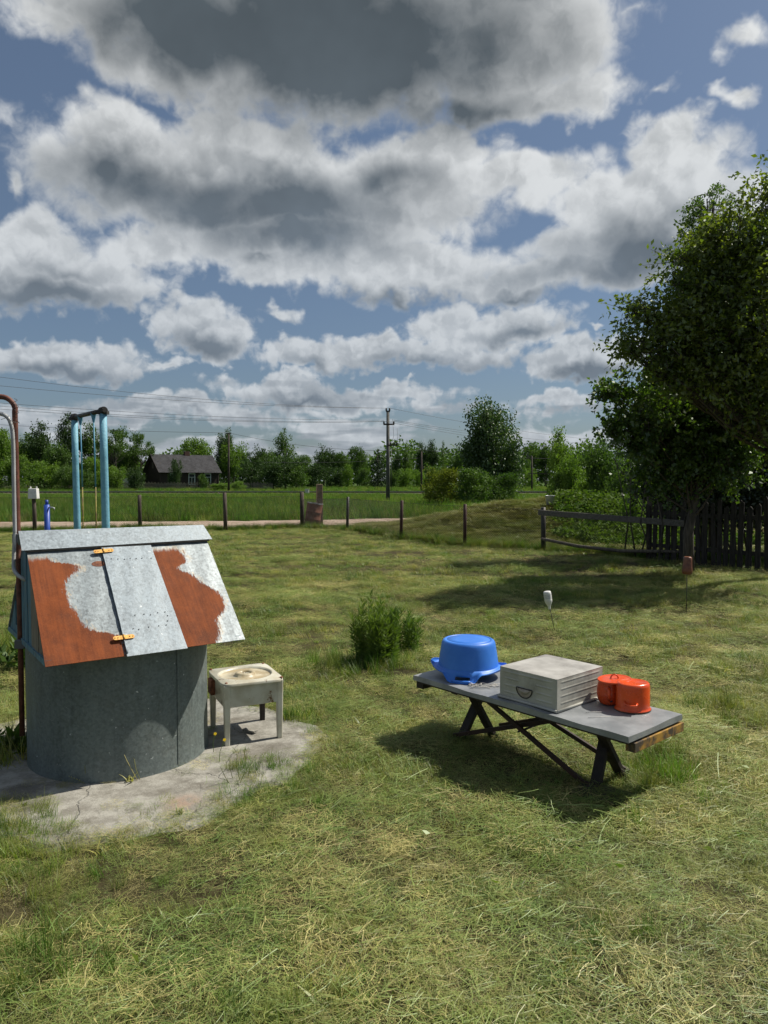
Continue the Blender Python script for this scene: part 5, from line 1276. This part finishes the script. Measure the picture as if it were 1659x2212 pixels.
# glass jar behind the box
jc = tp(.60, .475, TZ+.003); jr = thing('glass_jar', jc, 'small clear glass jar half hidden behind the grey box', 'jar')
MB().lathe([(.0,.004),(.032,.004),(.036,.010),(.037,.085),(.031,.098),(.031,.115),(.029,.115),(.029,.097),(.034,.084),(.034,.012),(0,.008)], jc, 28).build('jar_body', m_glass, jr)
MB().lathe([(.032,.100),(.0345,.101),(.0345,.104),(.032,.105)], jc, 28).build('thread', m_glass, jr)
# dirty white box
b0_, b1_, c0_, c1_, HBX = .690, 1.095, .050, .500, .192
bx_ = thing('storage_box', tp((b0_+b1_)/2, (c0_+c1_)/2, TZ), 'dirty white ribbed metal box with half round handle in the middle of the table', 'box')
ca, cb = (b0_+b1_)/2, (c0_+c1_)/2; hw_, hd_ = (b1_-b0_)/2, (c1_-c0_)/2
def rib_wall(side):
    mb = MB(); nu = 60; nz = 66; vs = []; zs = np.linspace(.014, HBX-.006, nz); ribs = (.045, .085, .125, .163)
    for z in zs:
        for i in range(nu+1):
            t = i/nu; off = 0
            fade = min(1, max(0, (min(t, 1-t)-.07)/.02))
            if side == 0 and z < .135 and abs(t-.5) < .17: fade *= 0 if abs(t-.5) < .15 else (abs(t-.5)-.15)/.02
            for rz in ribs:
                q = (z-rz)/.0055
                if abs(q) < 1: off = (.0036 if side == 0 else .0019)*(1-q*q)*fade
            if side == 0: p = tp(b0_+.004+(b1_-b0_-.008)*t, c0_-off, TZ+z)
            elif side == 1: p = tp(b1_+off, c0_+.004+(c1_-c0_-.008)*t, TZ+z)
            elif side == 2: p = tp(b1_-.004-(b1_-b0_-.008)*t, c1_+off, TZ+z)
            else: p = tp(b0_-off, c1_-.004-(c1_-c0_-.008)*t, TZ+z)
            vs.append(p)
    mb.add(vs, [(j*(nu+1)+i, j*(nu+1)+i+1, (j+1)*(nu+1)+i+1, (j+1)*(nu+1)+i) for j in range(nz-1) for i in range(nu)], True); return mb.build('side_wall', m_boxw, bx_)
walls = [rib_wall(k) for k in range(4)]
mb = MB()   # rounded corner posts
for a_, b_ in ((b0_, c0_), (b1_, c0_), (b1_, c1_), (b0_, c1_)):
    mb.tube([tp(a_+(.004 if a_ == b0_ else -.004), b_+(.004 if b_ == c0_ else -.004), TZ+.01), tp(a_+(.004 if a_ == b0_ else -.004), b_+(.004 if b_ == c0_ else -.004), TZ+HBX-.006)], .0045, 8, cap=False)
mb.build('corner_seam', m_boxw, bx_)
mb = MB(); nl_ = 16; vs = []
for j in range(nl_+1):
    for i in range(nl_+1):
        u_, v_ = i/nl_, j/nl_; e_ = min(u_, v_, 1-u_, 1-v_); z = HBX-.007+.007*min(1, e_*14)-.004*math.sin(math.pi*u_)*math.sin(math.pi*v_)
        vs.append(tp(b0_-.001+(b1_-b0_+.002)*u_, c0_-.001+(c1_-c0_+.002)*v_, TZ+z))
mb.add(vs, [(j*(nl_+1)+i, j*(nl_+1)+i+1, (j+1)*(nl_+1)+i+1, (j+1)*(nl_+1)+i) for j in range(nl_) for i in range(nl_)], True); mb.build('lid', m_boxtop, bx_)
mb = MB(); cs = [tp(b0_-.006, c0_-.006, TZ+.010), tp(b1_+.006, c0_-.006, TZ+.010), tp(b1_+.006, c1_+.006, TZ+.010), tp(b0_-.006, c1_+.006, TZ+.010)]
for k in range(4): mb.tube([cs[k], cs[k].lerp(cs[(k+1) % 4], .5)+Vector((0,0,.001)), cs[(k+1) % 4]], .008, 8)
mb.build('base_roll', m_boxw, bx_)
hc_ = lambda a, z, off: tp(ca-.02+a, c0_-off, TZ+z)
mb = MB(); pts = [hc_(-.052*math.cos(t)*-1 if 0 else .052*math.cos(t), .088-.050*math.sin(t), .003) for t in np.linspace(0, math.pi, 17)]
mb.add(pts, [tuple(range(17))[::-1]]); hd = mb.build('handle_recess', m_boxhandle, walls[0])
mb = MB(); mb.tube([hc_(.056*math.cos(t), .089-.054*math.sin(t), .004) for t in np.linspace(0, math.pi, 17)], .003, 6); mb.tube([hc_(-.056, .089, .004), hc_(.056, .089, .004)], .003, 6); mb.build('handle_frame', m_dark, walls[0])
mb = MB(); sh = []
for k in range(11):
    t = math.pi*k/10
    for q_ in range(4):
        r_ = q_/3; sh.append(hc_(.042*math.cos(t)*(1-.1*r_), .086-(.030*math.sin(t))*r_, .004+.012*math.sin(math.pi*r_)*math.sin(t)))
mb.add(sh, [(k*4+q_, k*4+q_+1, (k+1)*4+q_+1, (k+1)*4+q_) for k in range(10) for q_ in range(3)], True).build('handle_cup', m_boxhandle, walls[0])
# orange pots
pc = tp(1.185, .430, TZ+.003); po = thing('orange_mug_pot', pc, 'round bellied orange enamel pot with side handle next to the box, lid askew on it', 'pot')
MB().lathe([(.0,.0),(.052,.0),(.058,.006),(.068,.03),(.0715,.06),(.068,.10),(.062,.122),(.066,.132),(.068,.134),(.063,.135)], pc, 40).build('pot_body', m_orange, po)
MB().lathe([(.063,.135),(.058,.128),(.064,.10),(.067,.06),(.05,.01),(0,.008)], pc, 40).build('inner_wall', m_orangein, po)
MB().lathe([(.067,.131),(.0695,.133),(.067,.136)], pc, 40).build('black_rim', m_black, po)
dv = (Vector((0,0,0))-Vector((pc.x, pc.y, 0))).normalized(); dv = (dv+Vector((-.03,0,0))).normalized()
mb = MB(); hp3 = [pc+dv*(.066)+Vector((0,0,.105)), pc+dv*.092+Vector((0,0,.103)), pc+dv*.100+Vector((0,0,.085)), pc+dv*.095+Vector((0,0,.055)), pc+dv*.070+Vector((0,0,.035))]
mb.tube(hp3, [.007,.009,.0095,.009,.007], 10); mb.build('handle', m_orange, po)
MB().lathe([(.009, 0), (.0, .0006)], pc+dv*.0705+Vector((.012,0,.03)), 8, tilt=dv.to_track_quat('Z', 'Y').to_matrix()).build('enamel_chip', m_black, po)
pc2 = tp(1.335, .425, TZ+.003); p2 = thing('orange_cooking_pot', pc2, 'oval orange enamel pot turned upside down at the right end of the table', 'pot')
oa = math.atan2(TY.y, TY.x)-.5
MB().lathe([(.092,.0),(.0945,.003),(.0945,.007),(.089,.009),(.088,.02),(.087,.135),(.084,.147),(.078,.153),(.070,.155),(.0685,.1535),(.0,.153)], pc2, 48, sx=1.08, sy=.92, rot=oa).build('pot_body', m_orange, p2)
MB().lathe([(.093,-.001),(.096,.002),(.0955,.0055)], pc2, 48, sx=1.08, sy=.92, rot=oa).build('dark_rim', m_rust, p2)
dv2 = Vector((-.42, -.90, 0)).normalized(); tn = Vector((-dv2.y, dv2.x, 0)); mb = MB()
hb = [pc2+dv2*.086-tn*.034+Vector((0,0,.062)), pc2+dv2*.104-tn*.030+Vector((0,0,.050)), pc2+dv2*.113+Vector((0,0,.046)), pc2+dv2*.104+tn*.030+Vector((0,0,.048)), pc2+dv2*.086+tn*.034+Vector((0,0,.056))]
mb.tube(hb, .0055, 8); mb.build('handle', m_orange, p2)
lc = tp(1.222, .420, TZ+.150); ld = thing('orange_pot_lid', lc, 'flat orange enamel lid with loop handle lying across both orange pots', 'lid')
tlm = Matrix.Rotation(R(-4), 3, 'Y')
MB().lathe([(.0,.004),(.060,.003),(.080,.0),(.084,.003),(.090,.004),(.0945,.002),(.0955,-.002),(.093,-.005)], lc, 48, tilt=tlm).build('lid_plate', m_orange, ld)
mb = MB(); mb.tube([lc+Vector((.020*math.cos(t), -.004*math.cos(t), .004+.022*math.sin(t))) for t in np.linspace(0, math.pi, 11)], .0042, 8); mb.build('loop_handle', m_orange, ld)
# stalk bits on table
for k, lb in enumerate(('short dry stalk lying on the table in front of the orange pots', 'longer pale straw on the table near its front edge')):
    q = tp(1.20+.06*k, .17-.07*k, TZ+.004); tag(MB().tube([q, q+Vector((.05, .01, .002)), q+Vector((.10+.03*k, .0+.02*k, .001))], .0014, 4).build('dry_stalk', m_string, loc=q), lb, 'straw', 'straws on the table')

# ------------------------------------------------------------------ bottles on rods
q = G(1199, 1362); bz = at(1186, 1316, q.y).z; topz = at(1184, 1276, q.y).z; bt = thing('bottle_on_rod', q, 'white plastic bottle upside down on a thin leaning rod in the lawn', 'bottle', 'bottles stuck on rods')
xb = at(1190, 1038, q.y).x; MB().tube([(q.x, q.y, -.03), (xb-.005, q.y, bz+.05)], .004, 6).build('rod', m_dark, bt)
tl = Matrix.Rotation(R(-9), 3, 'Y'); hb_ = topz-bz
MB().lathe([(.0,0),(.013,0),(.015,.012),(.015,.026),(.024,.05),(.041,.085),(.043,.10),(.043,.115),(.041,.12),(.043,.125),(.043,.185),(.040,.203),(.030,.208),(0,.204)], (xb, q.y, bz), 24, tilt=tl).build('bottle', m_whitepl, bt)
m_label = M('faded_label', (.42,.43,.43), (.60,.60,.58), 90, stretch=(.3,.3,2), rough=.6, bmp=0)
MB().lathe([(.0436,.125),(.0438,.175)], (xb, q.y, bz), 24, tilt=tl).build('label_sleeve', m_label, bt)
q = G(1483, 1322); bz = at(1487, 1241, q.y).z; x2 = at(1487.5, 1038, q.y).x; b2 = thing('bottle_on_rod', q, 'brown plastic bottle upside down on a tall thin rod near the orchard tree', 'bottle', 'bottles stuck on rods')
MB().tube([(q.x, q.y, -.03), (x2, q.y, bz+.05)], .0048, 6).build('rod', m_dark, b2)
MB().lathe([(.014,.0),(.050,.004),(.064,.02),(.066,.05),(.060,.11),(.056,.15),(.054,.20),(.050,.225),(.040,.232),(.020,.225),(0,.228)], (x2, q.y, bz), 24, tilt=Matrix.Rotation(R(2), 3, 'Y')).build('bottle', m_brownpl, b2)

# ------------------------------------------------------------------ clump of tall perennials
def stemplant(name, c, n_st, spread, hmin, hmax, label, seed, L=.085, W=.012, den=150, mat=None, cat='plant', lean=.25, sy=1.):
    r = np.random.default_rng(seed); t = thing(name, c, label, cat); P = []; D = []; mb = MB()
    for k in range(n_st):
        a_ = r.uniform(0, 6.283); q_ = spread*math.sqrt(r.uniform()); hh = r.uniform(hmin, hmax)*(1-.25*(q_/spread)**2); b = np.array([c[0]+q_*math.cos(a_), c[1]+q_*math.sin(a_)*sy, c[2]-.02])
        ln = np.array([math.cos(a_), math.sin(a_), 0])*lean*(q_/spread)+r.normal(size=3)*.05; tip = b+np.array([0, 0, hh])+ln*hh
        mb.tube([b, (b+tip)/2+ln*-.04, tip], [.004, .003, .0012], 4, cap=False); m_ = int(den*hh); tt = r.uniform(.06, 1, m_)**.8
        P.append(b+(tip-b)*tt[:, None]); th = r.uniform(0, 6.283, m_); D.append(unit(np.stack([np.cos(th), np.sin(th), .35+1.3*tt**3], 1)))
    P = np.concatenate(P); D = np.concatenate(D); V, F = leaves(P, D, L*r.uniform(.6, 1.25, len(P)), W*r.uniform(.8, 1.3, len(P)), r)
    link('foliage', np_mesh('foliage', V-np.array(c), F, mat or m_lweed), t); mb.build('stem', mat or m_lweed, t); return t
g = G(822, 1446); stemplant('perennial_clump', tuple(g+Vector((-.05, .12, 0))), 76, .165, .38, .64, 'tall clump of narrow leaved green perennials standing alone in the lawn', 41, den=150, lean=.12, L=.075, W=.010)
g = G(878, 1412); stemplant('perennial_clump', tuple(g), 34, .11, .25, .46, 'smaller lighter side clump on the right of the tall perennials', 42, den=150, lean=.15, L=.07, W=.010)
g = G(-6, 1470); stemplant('leafy_weed', (g.x, g.y+.5, 0), 22, .20, .10, .26, 'dark leafy weeds behind the left end of the well', 43, L=.11, W=.05, den=60, mat=m_lmid)
g = G(8, 1640); stemplant('leafy_weed', (g.x-.05, g.y+.05, 0), 16, .15, .06, .18, 'leafy weeds in the shade at the left foot of the well', 44, L=.10, W=.04, den=70, mat=m_lmid)
# thin stalks before the well, yellow flowers at the stand
def stalk(u, v, tu, tv, label, d_off=0, flower=False):
    b = G(u, v); tt = at(tu, tv, b.y-.01); t = thing('flowering_stalk' if flower else 'grass_stalk', b, label, 'flower' if flower else 'grass stalk', 'stalks round the well')
    mid = (b+tt)/2+Vector((-.01, 0, .01)); MB().tube([b, mid, tt], [.0018, .0015, .001], 4).build('stem', m_hay if not flower else m_lweed, t)
    if flower:
        m_y = bpy.data.materials.get('buttercup_yellow') or M('buttercup_yellow', (.85,.60,.01), (.75,.50,.01), 20, bmp=0)
        mb = MB()
        for k in range(5):
            a_ = k*1.2566; c_ = tt; e1 = Vector((math.cos(a_), math.sin(a_)*.5, math.sin(a_)*.8)); e2_ = Vector((-math.sin(a_), math.cos(a_)*.5, math.cos(a_)*.8)); mb.add([c_, c_+e1*.006+e2_*.005, c_+e1*.012, c_+e1*.006-e2_*.005], [(0,1,2,3)])
        mb.build('petal', m_y, t)
    else:
        mb = MB(); dd = (tt-mid).normalized()
        for k in range(8): c_ = tt-dd*.008*k; mb.tube([c_, c_+Vector((.004*(1 if k % 2 else -1), 0, .006))], [.0016, .0006], 3)
        mb.build('seed_head', m_hay, t)
stalk(300, 1692, 255, 1600, 'tallest dry grass stalk leaning left before the zinc shaft'); stalk(305, 1690, 290, 1640, 'short dry stalk beside the tallest one before the zinc shaft')
stalk(194, 1698, 183, 1655, 'thin dry stalk at the left front foot of the shaft'); stalk(196, 1700, 150, 1678, 'low bent dry stalk at the left front foot of the shaft')
stalk(473, 1655, 485, 1598, 'yellow buttercup in front of the wash stand leg', flower=True); stalk(462, 1632, 465, 1585, 'yellow bud left of the wash stand leg', flower=True)
for k, (u, v, tu, tv) in enumerate(((505, 1690, 497, 1640), (520, 1695, 512, 1630), (535, 1690, 552, 1632), (515, 1700, 545, 1655), (500, 1700, 478, 1660))):
    stalk(u, v, tu, tv, ('first', 'second', 'third', 'fourth', 'fifth')[k]+' thin dry stalk from the left below the wash stand')
# small pale leaves scattered in the hay
r = np.random.default_rng(77); P = []
for (u, v) in ((1468, 1745), (1350, 1870), (1250, 1830), (930, 1800), (1180, 1990), (1540, 1835), (1600, 1800), (1420, 1930), (500, 1880), (300, 2080), (1000, 2090), (760, 2010), (1620, 1660), (1080, 1905), (1480, 1990)):
    g = G(u, v, .045); P.append((g.x, g.y, g.z))
P = np.array(P); V, F = leaves(P, unit(r.normal(size=P.shape)*[1, 1, .25]), .045, .022, r)
tag(link('fallen_leaves', np_mesh('fallen_leaves', V, F, m_hayg)), 'few pale cut leaves lying on the hay', 'leaves', kind='stuff')
